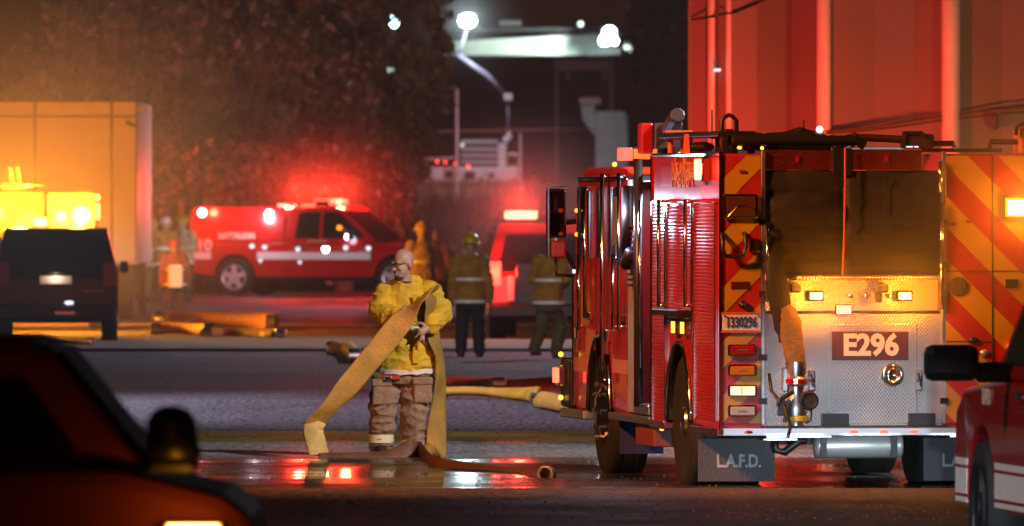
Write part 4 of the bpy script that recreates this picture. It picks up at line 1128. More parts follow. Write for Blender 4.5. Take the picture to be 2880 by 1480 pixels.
# ------------------------------------------------------------------ pickups and cars
CARRED = mat('pickup_red_paint', (.40, .010, .010), .25, coat=.9)
CARBLK = mat('black_car_paint', (.010, .009, .009), .25, coat=.7)
CARDK = mat('dark_maroon_paint', (.05, .010, .010), .3, coat=.7)
def car_wheel(parent, x, y, r, w, rimm, side):
    wo = MB().lathe([(r * .66, .01), (r * .74, 0), (r * .93, 0), (r, .04), (r, w - .04), (r * .93, w), (r * .74, w), (r * .66, w - .01)], (0, 0, 0), 'x', 32).build('wheel', RUBBER, parent, 'auto')
    wo.location = (x, y, r)
    o = -1 if side < 0 else 1
    bx = 0 if side < 0 else w
    MB().lathe([(r * .67, bx - .01 * o), (r * .62, bx - .03 * o), (r * .58, bx - .06 * o), (.03, bx - .065 * o)], (0, 0, 0), 'x', 28).build('rim', BLACK, wo, 'auto')
    sp = MB()
    for k in range(5):
        a = 2 * pi * k / 5 + .3
        d = Vector((0, cos(a), sin(a))); e = Vector((0, -sin(a), cos(a)))
        xx = bx - .02 * o
        c0, c1 = Vector((xx + .01 * o, 0, 0)), Vector((xx, 0, 0)) + d * r * .63
        sp.face([c0 + e * .075, c0 - e * .075, c1 - e * .05, c1 + e * .05])
    sp.lathe([(r * .66, bx + .002 * o), (r * .60, bx - .01 * o), (r * .57, bx - .03 * o)], (0, 0, 0), 'x', 28, cap=False)
    sp.lathe([(.08, bx - .03 * o), (.07, bx + .012 * o), (.02, bx + .016 * o)], (0, 0, 0), 'x', 14)
    s_ = sp.build('spoke', mat('wheel_silver', (.62, .56, .54), .35, .3) if rimm is None else BLACK, wo)
    m = s_.modifiers.new('t', 'SOLIDIFY'); m.thickness = .02
    return wo

def arc(cy, r, zc, z0, n=12):
    return [(cy + r * cos(pi * i / n), max(z0, zc + r * sin(pi * i / n))) for i in range(n + 1)]

def pickup(T_, paint, cap=True, stripe=True):
    WB, r = 3.75, .41
    hw = lambda z: .99 - .05 * max(0, (z - .9)) if z < 1.15 else .977 - .20 * (z - 1.15)
    n_ = lambda z: -hw(z)
    low = [(-1.12, .50), (-1.14, .75), (-1.12, 1.16), (3.0, 1.18), (4.45, 1.10), (4.72, .98), (4.78, .70), (4.70, .42)] + arc(WB, .49, r, .42) + [(2.9, .40), (.8, .40)] + arc(0, .49, r, .42)
    MB().prism_x(low, n_, hw).build('body', paint, T_, bev=.03)
    if cap:
        MB().prism_x([(-1.10, 1.165), (-1.04, 1.90), (-.95, 1.96), (1.10, 1.96), (1.16, 1.90), (1.16, 1.165)], n_, hw).build('bed_cap', paint, T_, bev=.03)
    MB().prism_x([(1.18, 1.165), (1.22, 1.86), (1.36, 1.95), (2.35, 1.95), (2.50, 1.90), (3.32, 1.20), (3.32, 1.185)], n_, hw).build('cab', paint, T_, bev=.035)
    for sd in (-1, 1):
        f0 = (lambda z: hw(z) + .004) if sd > 0 else (lambda z: -hw(z) - .004)
        f1 = (lambda z: hw(z) - .01) if sd > 0 else (lambda z: -hw(z) + .01)
        MB().prism_x([(1.40, 1.26), (1.48, 1.80), (1.58, 1.85), (1.98, 1.85), (1.98, 1.26)], f0, f1).build('side_window', GLASS, T_)
        MB().prism_x([(2.05, 1.26), (2.05, 1.85), (2.40, 1.85), (2.98, 1.38), (3.05, 1.26)], f0, f1).build('side_window', GLASS, T_)
        for a, b_ in ((1.30, 1.315), (2.01, 2.025), (3.0, 3.012), (1.165, 1.178)):
            MB().prism_x([(a, .52), (b_, .52), (b_, 1.24), (a, 1.24)], f0, f1).build('door_seam', BLACK, T_)
        for yy in (1.42, 2.12):
            MB().box(sd * 1.0 - .02, sd * 1.0 + .02, yy, yy + .2, 1.07, 1.11).build('door_handle', CHROME, T_, bev=.01)
        if stripe:
            for a, b_ in ((-1.08, -.54), (.54, 3.20)):
                g0 = (lambda z: hw(z) + .010) if sd > 0 else (lambda z: -hw(z) - .010)
                MB().prism_x([(a, .80), (b_, .80), (b_, .965), (a, .965)], g0, f1).build('side_stripe', WHITE, T_)
        mo = MB().box(sd * 1.05 - .05 + .1 * sd, sd * 1.05 + .05 + .1 * sd, 2.72, 2.86, 1.22, 1.46)
        if cap or sd > 0: mo.build('mirror', BLACK, T_, bev=.03)
        car_wheel(T_, .74 if sd > 0 else -1.0, 0, r, .26, None if cap else BLACK, sd)
        car_wheel(T_, .74 if sd > 0 else -1.0, WB, r, .26, None if cap else BLACK, sd)
        MB().box(sd * .86 - .06, sd * .86 + .06, -1.155, -1.10, .85, 1.14).build('tail_lamp', LENSR, T_, bev=.01)
        MB().box(sd * .8 - .14, sd * .8 + .14, 4.60, 4.765, .82, 1.0).build('headlamp', LENSC, T_, bev=.03)
    MB().prism_x([(2.54, 1.86), (2.56, 1.865), (3.29, 1.23), (3.27, 1.22)], lambda z: -hw(z) + .1, lambda z: hw(z) - .1).build('windscreen', GLASS, T_, bev=0)
    MB().box(-.95, .95, -1.32, -1.16, .46, .62).build('rear_bumper', CHROME, T_, bev=.03)
    MB().box(-.97, .97, 4.70, 4.86, .42, .66).build('front_bumper', CHROME, T_, bev=.04)
    MB().box(-.6, .6, 4.70, 4.80, .72, 1.0).build('grille', BLACK, T_, bev=.02)
    MB().box(-.8, .8, -.9, 4.4, .32, .52).build('chassis', BLACK, T_)
    return hw

# --- battalion pickup
g = gp(588, 744)
B10 = thing('pickup_truck', (g.x, g.y, 0), 'red battalion pickup with bed cap, white side stripe and marking B10', 'pickup', R(-109))
hw = pickup(B10, CARRED)
rsd = lambda z: hw(z) + .018
# frame: +x is the side facing the camera
B10.location = B10.location + Vector((.33, .93, 0)) * 1.0
text('B10', 'side_lettering', CREAM, B10, (rsd(1.06) + .01, -.80, 1.10), .36, RIGHT, bold=.014)
text('BATTALION', 'side_lettering', CREAM, B10, (rsd(1.28) + .01, .05, 1.31), .175, RIGHT, sx=.9, bold=.007)
text('LOS ANGELES', 'side_lettering', CREAM, B10, (rsd(1.16), 1.95, 1.20), .07, RIGHT, sx=1.1)
lbp = MB().box(-.62, .62, 1.75, 2.1, 1.99, 2.10).build('light_bar', BLACK, B10, bev=.03)
for i, (x0, x1) in enumerate(((-.60, -.22), (-.18, .2), (.24, .60))):
    MB().box(x0, x1, 1.74, 2.11, 2.0, 2.12).build('lamp_lens', REDL if i != 1 else REDW, lbp, bev=.02)
for yy, ln in ((.95, .22), (1.25, .10), (1.5, .3)):
    MB().box(.70, .78, yy, yy + ln, 1.965, 2.02).build('roof_lamp', REDW if yy < 1 else REDL, B10, bev=.01)
def disc_lamp(T_, x, y, z, r, m, name='warning_lamp'):
    return MB().lathe([(.01, .015), (r, .01), (r, -.03), (.01, -.03)], (x, y, z), 'x', 16).build(name, m, T_)
WHB = glow('blue_white_light', (.60, .72, 1), 26)
WHP = glow('pink_white_light', (1, .66, .82), 26)
disc_lamp(B10, hw(1.80) + .02, -.80, 1.83, .085, WHB)
disc_lamp(B10, hw(1.80) + .02, .78, 1.80, .085, WHP)
disc_lamp(B10, 1.10, 2.72, 1.30, .07, WHB, 'mirror_lamp')
disc_lamp(B10, 1.08, 2.50, 1.50, .05, AMB, 'spot_lamp')
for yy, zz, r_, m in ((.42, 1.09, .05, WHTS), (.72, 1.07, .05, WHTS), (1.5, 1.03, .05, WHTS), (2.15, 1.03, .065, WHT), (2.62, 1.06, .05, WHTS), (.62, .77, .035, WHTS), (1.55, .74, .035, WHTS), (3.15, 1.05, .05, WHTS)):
    disc_lamp(B10, hw(zz) + .012, yy, zz, r_, m, 'side_glow_spot')  # glowing discs standing in for lamp reflections in the paint
for a, b_ in ((.48, .68), (1.3, 2.05), (2.3, 3.1)):
    MB().box(hw(1.04), hw(1.04) + .012, a, b_, 1.03, 1.055).build('side_marker', mat('orange_reflector', (.7, .12, .02), .3), B10)
for yy in (1.0, 1.6, 2.1):
    lamp('POINT', 'roof_red_light', (-.45, yy, 2.3), 1500, REDC, .08, B10)
lamp('POINT', 'side_red_light', (1.5, -.8, 2.1), 160, REDC, .08, B10)
lamp('POINT', 'side_white_light', (1.35, .6, 1.9), 60, (1, .75, .9), .08, B10)

def suv(T_, paint, plate=None, L=4.7, H=1.74, tails=LENSR):
    WB, r, w_ = 2.8, .37, .93
    hw = lambda z: w_ if z < 1.0 else w_ - .22 * (z - 1.0)
    n_ = lambda z: -hw(z)
    low = [(-.92, .38), (-.96, .6), (-.94, 1.02), (2.4, 1.04), (3.45, .96), (3.7, .8), (3.72, .45), (3.6, .34)] + arc(WB, .44, r, .34) + [(2.1, .3), (.7, .3)] + arc(0, .44, r, .34)
    MB().prism_x(low, n_, hw).build('body', paint, T_, bev=.04)
    MB().prism_x([(-.93, 1.025), (-.80, H - .14), (-.66, H - .02), (-.3, H), (1.3, H), (1.55, H - .05), (2.35, 1.06), (2.35, 1.045)], n_, hw).build('cabin', paint, T_, bev=.05)
    MB().prism_x([(-.944, 1.06), (-.938, 1.06), (-.818, H - .19), (-.824, H - .19)], lambda z: -hw(z) + .16, lambda z: hw(z) - .16).build('rear_window', GLASS, T_)
    for sd in (-1, 1):
        f0 = (lambda z: hw(z) + .004) if sd > 0 else (lambda z: -hw(z) - .004)
        f1 = (lambda z: hw(z) - .01) if sd > 0 else (lambda z: -hw(z) + .01)
        MB().prism_x([(-.6, 1.1), (-.5, H - .16), (.45, H - .14), (.45, 1.1)], f0, f1).build('side_window', GLASS, T_)
        MB().prism_x([(.52, 1.1), (.52, H - .14), (1.45, H - .15), (2.0, 1.2), (2.05, 1.1)], f0, f1).build('side_window', GLASS, T_)
        MB().box(sd * .8 - .1, sd * .8 + .1, -1.0, -.93, .85, 1.22).build('tail_lamp', tails, T_, bev=.02)
        MB().box(sd * 1.02 - .06, sd * 1.02 + .06, 1.75, 1.95, 1.05, 1.22).build('mirror', paint, T_, bev=.03)
        car_wheel(T_, .68 if sd > 0 else -.92, 0, r, .24, None, sd)
        car_wheel(T_, .68 if sd > 0 else -.92, WB, r, .24, None, sd)
    MB().box(-.9, .9, -1.06, -.94, .36, .58).build('rear_bumper', BLACK, T_, bev=.04)
    if plate:
        p = MB().box(-.17, .17, -1.0, -.965, .86, 1.0).build('number_plate', WHITE, T_, bev=.005)
    return hw

# --- black car on the left with its back to us
g = gp(135, 866)
BC = thing('parked_car', (g.x, g.y + .9, 0), 'black car seen from behind on the left, white plate and orange lit flank', 'car', R(2))
suv(BC, CARBLK)
MB().box(-.12, .12, -1.05, -.975, 1.05, 1.075).build('plate_lamp', BLACK, BC, bev=.005)
lamp('POINT', 'plate_light', (0, -1.13, 1.03), 2.2, (1, .72, .5), .03, BC)
MB().box(-.24, .24, -1.012, -.975, .90, 1.02).build('number_plate', mat('plate_reflective', (.85, .80, .75), .3), BC, bev=.006)
MB().box(.905, .945, -.90, -.80, .80, 1.15).build('flank_glint', LENSA, BC, bev=.01)  # amber strip standing in for the orange highlight on the flank
MB().box(-.02, .30, -1.075, -1.05, .44, .50).build('bumper_glint', CHROME, BC, bev=.01)  # chrome bit standing in for a reflection on the bumper
MB().ball((.20, -1.0, .62), (.07, .02, .03)).build('hatch_lamp', WHTS, BC, True)
MB().box(.42, .74, -1.0, -.972, .78, .81).build('hatch_glint', LENSA, BC)  # amber line standing in for a highlight on the hatch

# --- red car right of centre with roof light bar, seen from behind
g = gp(1385, 860)
RC = thing('parked_car', (g.x, g.y + 1.0, 0), 'red car with lit roof light bar and tail lamps parked beyond the walking firefighter', 'car', R(-3))
suv(RC, CARRED, None, H=1.80, tails=REDS)
lb2 = MB().box(-.66, .5, -.35, -.05, 1.85, 1.97).build('light_bar', BLACK, RC, bev=.03)
MB().box(-.68, -.18, -.37, -.03, 1.86, 1.99).build('lamp_lens', REDW, lb2, bev=.03)
MB().box(-.6, -.5, -1.02, -.97, .62, 1.0).build('white_number_strip', WHITE, RC, bev=.01)
MB().box(-.48, .9, -1.03, -.975, .4, 1.2).build('tailgate_trim', CARBLK, RC, bev=.02)
lamp('POINT', 'light_bar_light', (-.45, -.3, 2.15), 230, REDC, .08, RC)
lamp('POINT', 'tail_light', (-.8, -1.25, 1.05), 60, REDC, .08, RC)

# --- red crew pickup in the right foreground
FP = thing('pickup_truck', (0, 0, 0), 'red crew pickup cut off at the right edge, black towing mirror, white side band', 'pickup', R(6.5))
MB().box(-1.47, -1.15, 2.74, 2.86, 1.17, 1.38).build('towing_mirror', BLACK, FP, bev=.05)
MB().box(-1.17, -.93, 2.77, 2.84, 1.16, 1.28).build('mirror_arm', BLACK, FP, bev=.03)
hwF = pickup(FP, CARRED, cap=False, stripe=False)
for a, b_ in ((.54, 3.22), (4.27, 4.70)):
    MB().prism_x([(a, .48), (b_, .48), (b_, .63), (a, .63)], lambda z: -hwF(z) - .003, lambda z: -hwF(z) + .01).build('side_band', WHITE, FP)
    MB().prism_x([(a, .43), (b_, .43), (b_, .46), (a, .46)], lambda z: -hwF(z) - .003, lambda z: -hwF(z) + .01).build('side_band', WHITE, FP)
    MB().prism_x([(a, .65), (b_, .65), (b_, .69), (a, .69)], lambda z: -hwF(z) - .003, lambda z: -hwF(z) + .01).build('side_band', WHITE, FP)
text('LAFD', 'side_lettering', CREAM, FP, (-hwF(1.08) - .006, 3.55, 1.06), .13, LEFT, bold=.003)

# --- dark vehicle in the left foreground, close to the lens
SV = thing('parked_car', (0, 0, 0), 'dark out of focus car in the lower left corner with rounded mirror and amber lamp', 'car', 0)

# ------------------------------------------------------------------ left: amber lit utility truck, trailer, engine corner
def at(xd, s): return (xd * K - 1440) / s
def zat(yd, s): return CAM_H + (HOR - yd * K) / s
su = 172.0
UT = thing('utility_truck', (at(60, su), FPX / su, 0), 'utility truck behind the black car with pale equipment box and glaring amber lamps', 'truck', 0)
ux = lambda xd: at(xd, su) - UT.location.x
uz = lambda yd: zat(yd, su)
MB().box(ux(-120), ux(232), 1.0, 6.5, .55, uz(590)).build('body', mat('utility_paint', (.30, .20, .10), .4), UT, bev=.04)
MB().box(ux(-110), ux(113), .3, 5.0, uz(592), uz(478)).build('cab', mat('utility_dark', (.10, .06, .02), .4, coat=.4), UT, bev=.05)
pb = MB().box(ux(119), ux(238), .2, 2.2, uz(574), uz(485)).build('equipment_box', mat('pale_box_paint', (.50, .45, .36), .45), UT, bev=.03)
MB().box(ux(178), ux(180), .19, .2, uz(572), uz(487)).build('box_seam', BLACK, pb)
for xd, yd, r_ in ((152, 545, .085), (204, 543, .15)):
    MB().lathe([(.01, .12), (r_ * .9, .12), (r_, .14), (r_, .2)], (ux(xd), 0, uz(yd)), 'y', 20).build('round_lamp', glow('pale_amber_light', (1, .60, .10), 12), pb)
MB().box(ux(125), ux(205), .17, .2, uz(572), uz(560)).build('box_glint', WHITE, pb, bev=.01)  # pale strip standing in for a highlight on the box
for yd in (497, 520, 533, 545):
    MB().ball((ux(243), .5, uz(yd)), (.035, .035, .055)).build('side_glow_spot', glow('pale_amber_line', (1, .6, .10), 5), UT, True)
MB().tube([(ux(190), .4, uz(487)), (ux(190), .4, uz(478)), (ux(222), .4, uz(478)), (ux(222), .4, uz(487))], .012, 6).tube([(ux(117), .3, uz(530)), (ux(114), .3, uz(530)), (ux(114), .3, uz(497)), (ux(122), .3, uz(492))], .015, 6).build('box_handle', CHROME, UT)
lbu = MB().box(ux(-5), ux(60), .2, .5, uz(476), uz(468)).build('light_bar', BLACK, UT, bev=.02)
for a, b_ in ((4, 24), (28, 58)):
    MB().box(ux(a), ux(b_), .15, .45, uz(477), uz(461)).build('lamp_lens', AMB, lbu, bev=.02)
MB().tube([(ux(62), .3, uz(472)), (ux(63), .3, uz(467)), (ux(110), .3, uz(468)), (ux(111), .3, uz(475))], .02, 6).build('roof_rail', CHROME, UT)
ll = MB().box(ux(33), ux(118), .05, .2, uz(571), uz(545)).build('rear_light_bar', BLACK, UT, bev=.02)
for a, b_, m in ((36, 84, AMB), (86, 117, glow('pale_amber_light', (1, .60, .10), 12)), (-6, 2, AMB)):
    MB().box(ux(a), ux(b_), .03, .06, uz(573 if a == 36 else 568), uz(545 if a == 36 else 548)).build('lamp_lens', m, ll, bev=.02)
for xx in (30, 48):
    MB().prism_y([(ux(xx - 10), uz(422)), (ux(xx - 3), uz(422)), (ux(xx + 4), uz(461)), (ux(xx - 3), uz(461))], .3, .36).build('tilted_mast', mat('pale_box_paint', (.75, .7, .58), .45), UT)
for x, y in ((-1.0, 1.8), (1.0, 1.8), (-1.0, 5.0), (1.0, 5.0)):
    MB().lathe([(.2, 0), (.42, 0), (.46, .04), (.46, .22), (.42, .26), (.2, .26)], (x, y, .46), 'x', 24).build('wheel', RUBBER, UT, 'auto')
for xd, yd, pw in ((60, 556, 380), (30, 468, 260), (204, 543, 300), (-20, 540, 260)):
    lamp('POINT', 'amber_flood', (ux(xd), -1.5, uz(yd)), pw * 3.0, (1, .32, .012), .12, UT)
lamp('POINT', 'trailer_fill', (ux(30), 9.5, uz(540)), 1100, (1, .24, .008), .15, UT)  # added light hidden behind the truck, turns the trailer orange

# white box trailer behind it
st_ = 164.0
TRL = thing('box_trailer', (at(100, st_), FPX / st_ + 7, 0), 'tall white box trailer washed orange behind the utility truck', 'trailer', 0)
s2 = FPX / (FPX / st_ + 7)
tx = lambda xd: at(xd, s2) - TRL.location.x
tz = lambda yd: zat(yd, s2)
WPAINT = mat('white_trailer_paint', (.62, .58, .54), .45, var=.08, vsc=1, bump=.1, bsc=3)
MB().box(tx(-260), tx(345), .03, 8, 1.0, tz(256)).build('trailer_box', WPAINT, TRL, bev=.01)
MB().box(tx(-258), tx(344), .0235, .0285, 1.04, tz(257)).build('seam_backing', BLACK, TRL)
xs = [-260, -95, 88, 281, 344]
for a, b_ in zip(xs, xs[1:]):
    MB().box(tx(a) + .022, tx(b_) - .022, -.006, .022, 1.05, tz(295)).build('side_panel', WPAINT, TRL, bev=.006)
    MB().box(tx(a) + .022, tx(b_) - .022, -.006, .022, tz(290), tz(257)).build('top_panel', WPAINT, TRL, bev=.006)
MB().tube([(tx(318), -.02, tz(306)), (tx(330), -.05, tz(314)), (tx(344), -.02, tz(317))], .03, 6).build('door_hook', BLACK, TRL)
MB().box(tx(346), tx(370), .1, .3, tz(281), tz(270)).build('marker_lamp', mat('grey_lens', (.4, .42, .4), .3), TRL, bev=.02)
for x in (-2, -.9, 1.0):
    MB().lathe([(.2, 0), (.46, 0), (.5, .04), (.5, .3), (.46, .34), (.2, .34)], (x, 1, .5), 'x', 20).build('wheel', RUBBER, TRL, 'auto')

# corner of a second engine at the left edge
sc_ = 178.0
EC = thing('fire_engine', (at(28, sc_), FPX / sc_, 0), 'second fire engine at the left edge, only its yellow chevroned corner in the picture', 'fire engine', 0)
ex = lambda xd: at(xd, sc_) - EC.location.x
ez = lambda yd: zat(yd, sc_)
MB().box(-2.4, 0, .0, 1.2, .55, ez(600)).build('body', DKRED, EC, bev=.03)
cpn = MB().box(ex(-60), ex(28), -.02, -.001, ez(765), ez(676)).build('chevron_panel', CHEVY, EC)
for zz in (752, 715, 690):
    MB().prism_y([(ex(-60), ez(zz + 60)), (ex(28), ez(zz)), (ex(28), ez(zz - 12)), (ex(-60), ez(zz + 44))], -.026, -.021).build('chevron_stripe', CHEVR, cpn)
text('295', 'rear_lettering', CREAM, EC, (ex(12), -.01, ez(772)), .14, REAR, bold=.003)
MB().box(ex(37), ex(55), -.05, .1, ez(722), ez(690)).build('corner_lamp', glow('warm_white_light', (1, .72, .42), 8), EC, bev=.02)
MB().lathe([(.01, -.06), (.10, -.05), (.11, 0), (.11, .1)], (ex(14), 0, ez(815)), 'y', 20).build('round_lamp', glow('warm_dim_light', (1, .60, .30), 2.2), EC)
MB().lathe([(.2, 0), (.42, 0), (.46, .04), (.46, .3), (.42, .34), (.2, .34)], (-.9, .6, .46), 'x', 20).build('wheel', RUBBER, EC, 'auto')

# gate frame between the trailer and the crew
sg_ = 150.0
GT = thing('metal_gate', (at(300, sg_), FPX / sg_, 0), 'dark metal gate frame with rail beside the orange trailer', 'gate', 0)
gx = lambda xd: at(xd, sg_) - GT.location.x
GM = mat('gate_steel', (.10, .06, .04), .5, .3)
for a, b_ in ((349, 366), (262, 270)):
    MB().box(gx(a), gx(b_), -.05, .05, 0, zat(508, sg_)).build('post', GM, GT, bev=.008)
MB().box(gx(271), gx(348), -.03, .03, zat(518, sg_), zat(510, sg_)).build('top_rail', GM, GT)
MB().box(gx(271), gx(348), -.02, .02, .35, .42).build('bottom_rail', GM, GT)
for i in range(9):
    x = gx(271) + (gx(348) - gx(271)) * (i + .5) / 9
    MB().tube([(x, 0, .42), (x, 0, zat(518, sg_))], .008, 5).build('bar', GM, GT)

# ------------------------------------------------------------------ warehouse wall on the right
sw = 238.0
WX0, WY0 = at(1731, sw), FPX / sw
WH = thing('warehouse', (WX0, WY0, 0), 'tall pale ribbed warehouse wall lit red and amber behind the engine', 'building', R(-2))
wx = lambda xd: at(xd, sw) - WX0
wz = lambda yd: zat(yd, sw)
CONC = mat('painted_concrete', (.24, .18, .15), .55, bump=.15, bsc=5, var=.10, vsc=.8)
CONCW = mat('white_pipe_paint', (.85, .83, .80), .4, var=.08, vsc=2)
TOP = 8.2
# folded facade: broad faces at differing angles, each its own panel
fold = [(1731, 0), (1782, -.02), (1840, -.10), (1905, -.04), (1990, .35), (2068, .05), (2090, -.05), (2200, .12), (2300, .14), (2378, -.02), (2404, -.05), (2520, .12), (2640, .14), (2720, -.04)]
for (a, ya), (b_, yb) in zip(fold, fold[1:]):
    MB().prism_z([(wx(a), ya), (wx(b_) - .0015, yb), (wx(b_) - .0015, yb + .25), (wx(a), ya + .25)], 0, TOP).build('wall_panel', CONC, WH)
MB().box(0, 9, .45, 14, 0, TOP - .1).build('building_core', CONC, WH)
for xd, r_ in ((1790, .05), (1833, .035), (2072, .085), (2391, .11)):
    MB().lathe([(r_, .0), (r_, TOP)], (wx(xd), -.12, 0), 'z', 20).build('half_round_rib', CONCW, WH, True)
dpipe = MB().tube([(wx(1805), -.26, 0), (wx(1805), -.26, TOP)], .018, 8).build('conduit', mat('dark_conduit', (.14, .06, .05), .5), WH)
MB().box(wx(1796), wx(1815), -.36, -.2, wz(181), wz(173)).build('bracket_lamp', glow('bracket_white', (.85, .95, 1), 1.0), WH, bev=.02)
MB().tube([(wx(1806), -.20, wz(38)), (wx(1850), -.12, wz(32)), (wx(1905), -.08, wz(8)), (wx(1960), -.08, wz(-20))], .012, 5).tube([(wx(1740), -.05, wz(50)), (wx(1800), -.20, wz(42))], .012, 5).build('cable', BLACK, WH)
MB().tube([(wx(2062), -.2, wz(332)), (wx(2200), -.14, wz(320)), (wx(2400), -.16, wz(288)), (wx(2600), -.14, wz(268))], .014, 5).tube([(wx(2062), -.2, wz(338)), (wx(2200), -.14, wz(327)), (wx(2400), -.16, wz(300)), (wx(2600), -.14, wz(280))], .014, 5).build('cable', mat('brown_cable', (.12, .06, .03), .6), WH)
MB().box(wx(2493), wx(2511), -.2, .1, wz(328), wz(285)).build('wall_light', mat('bronze_case', (.06, .035, .02), .45), WH, bev=.04)

# ------------------------------------------------------------------ far bank: posts, boom truck, lit yard building
sf = 88.0
FY_ = FPX / sf
fx = lambda xd, s=sf: at(xd, s)
fz = lambda yd, s=sf: zat(yd, s)
PINK = mat('galvanised', (.45, .36, .37), .5)
def post(xd, yt, yb, r, label, s=sf):
    o = thing('metal_post', (at(xd, s), FPX / s, zat(yb, s) - .3), label, 'post', 0)
    MB().tube([(0, 0, 0), (0, 0, zat(yt, s) - zat(yb, s) + .3)], r, 8).build('shaft', PINK, o, True)
    MB().lathe([(r * 2.2, 0), (r * 2.2, .35), (r, .42)], (0, 0, 0), 'z', 10).build('footing', mat('footing_concrete', (.25, .22, .2), .8), o)
    return o
post(1150, 225, 520, .045, 'tall thin metal post standing on the bank left of the boom truck lights')
post(1309, 335, 512, .04, 'shorter metal post on the bank at the right end of the boom truck')
WB_ = thing('overhead_wire', (fx(1100), FY_, fz(325)), 'thin wires strung across the dark bank between the posts', 'wire', 0)
MB().tube([(fx(1000) - fx(1100), 0, fz(333) - fz(325)), (fx(1200) - fx(1100), 0, fz(329) - fz(325)), (fx(1500) - fx(1100), 0, 0)], .018, 5).build('strand', mat('wire_red', (.3, .15, .13), .5), WB_)
MB().tube([(fx(965) - fx(1100), 0.5, fz(402) - fz(325)), (fx(1060) - fx(1100), .5, fz(401) - fz(325)), (fx(1145) - fx(1100), .5, fz(397) - fz(325))], .03, 5).build('strand', PINK, WB_)

s3 = 84.0
BT = thing('boom_truck', (at(1185, s3), FPX / s3, 2.45), 'pale boom truck on the far bank with jointed boom carrying a floodlight', 'truck', 0)
bx = lambda xd: at(xd, s3) - BT.location.x
bz = lambda yd: zat(yd, s3) - 2.45
WTR = mat('white_truck_paint', (.62, .55, .58), .4)
MB().box(bx(1150), bx(1305), 0, 2.2, bz(460), bz(421)).build('body', WTR, BT, bev=.05)
MB().box(bx(1062), bx(1148), 0, 2.2, bz(462), bz(420)).build('cab', mat('pink_truck_paint', (.55, .22, .22), .4), BT, bev=.05)
MB().box(bx(1152), bx(1298), .0, 2.0, bz(466), bz(461)).build('side_rail', DKRED, BT, bev=.01)
for a, b_, c, d in ((1168, 1195, 452, 432), (1228, 1243, 448, 436), (1120, 1140, 448, 430)):
    MB().box(bx(a), bx(b_), -.01, .02, bz(c), bz(d)).build('locker_window', GLASS, BT)
for a, b_, c, d in ((1085, 1112, 452, 425), (1200, 1212, 450, 426), (1250, 1300, 458, 424)):
    MB().box(bx(a), bx(b_), -.02, -.001, bz(c), bz(d)).build('locker_door', mat('pale_locker', (.7, .62, .66), .35), BT, bev=.01)
for yd in (357, 376, 392, 408):
    MB().tube([(bx(1160), .5, bz(yd)), (bx(1252), .5, bz(yd))], .03, 6).build('rack_rail', PINK, BT)
MB().box(bx(1158), bx(1255), .7, 1.8, bz(420), bz(350)).build('stowage_rack', mat('rack_brown', (.10, .05, .06), .6), BT, bev=.05)
MB().box(bx(1253), bx(1275), .3, .9, bz(420), bz(362)).prism_y([(bx(1275), bz(362)), (bx(1290), bz(345)), (bx(1283), bz(330)), (bx(1262), bz(352))], .4, .8).build('turntable', WTR, BT, bev=.04)
MB().lathe([(.17, .25), (.21, .2), (.21, .3)], (bx(1288), 0, bz(405)), 'y', 18).build('hose_reel', mat('reel_orange', (.5, .14, .05), .5), BT)
MB().box(bx(1278), bx(1302), .25, .5, bz(420), bz(385)).build('reel_frame', WTR, BT, bev=.03)
MB().tube([(bx(1277), .6, bz(345)), (bx(1280), .6, bz(290)), (bx(1276), .6, bz(248))], [.05, .045, .045], 8).build('boom_mast', mat('boom_paint', (.2, .16, .22), .45), BT, True)
MB().tube([(bx(1278), .6, bz(244)), (bx(1225), .6, bz(190)), (bx(1152), .6, bz(138))], [.05, .10, .08], 8).build('boom_arm', mat('boom_paint', (.20, .16, .22), .45), BT, True)
MB().tube([(bx(1152), .6, bz(138)), (bx(1163), .6, bz(112)), (bx(1176), .6, bz(66))], [.06, .05, .03], 8).build('boom_tip', mat('boom_paint', (.2, .16, .22), .45), BT, True)
MB().box(bx(1268), bx(1290), .45, .75, bz(254), bz(236)).build('boom_knuckle', PINK, BT, bev=.03)
fl1 = MB().box(bx(1152), bx(1200), .4, .7, bz(68), bz(34)).build('floodlight', BLACK, BT, bev=.05)
MB().ball((bx(1176), .36, bz(52)), (.28, .1, .22)).build('lamp_lens', glow('flood_light', (.70, .95, 1), 60), fl1, True)
for xd, yd in ((1146, 412), (1178, 418), (1100, 407), (1120, 408)):
    MB().ball((bx(xd), -.05, bz(yd)), (.05, .03, .04)).build('marker_lamp', REDS, BT, True)
MB().ball((bx(1163), .3, bz(365)), .05).build('work_lamp', WHTS, BT, True)
for x in (1090, 1180, 1270):
    MB().lathe([(.2, 0), (.42, 0), (.45, .05), (.45, .3), (.2, .3)], (bx(x), 1.5, .1), 'y', 18).build('wheel', RUBBER, BT, 'auto')
lamp('POINT', 'flood_light', (bx(1176), -.4, bz(52)), 800, (.70, .93, 1), .25, BT)
lamp('SPOT', 'bank_fill_light', (bx(1240), -34, bz(200)), 11000, (1, .55, .62), .3, BT, spot=28, aim=(-.05, 1, -.13), blend=1)  # added light well in front, brightens the truck, posts and bank

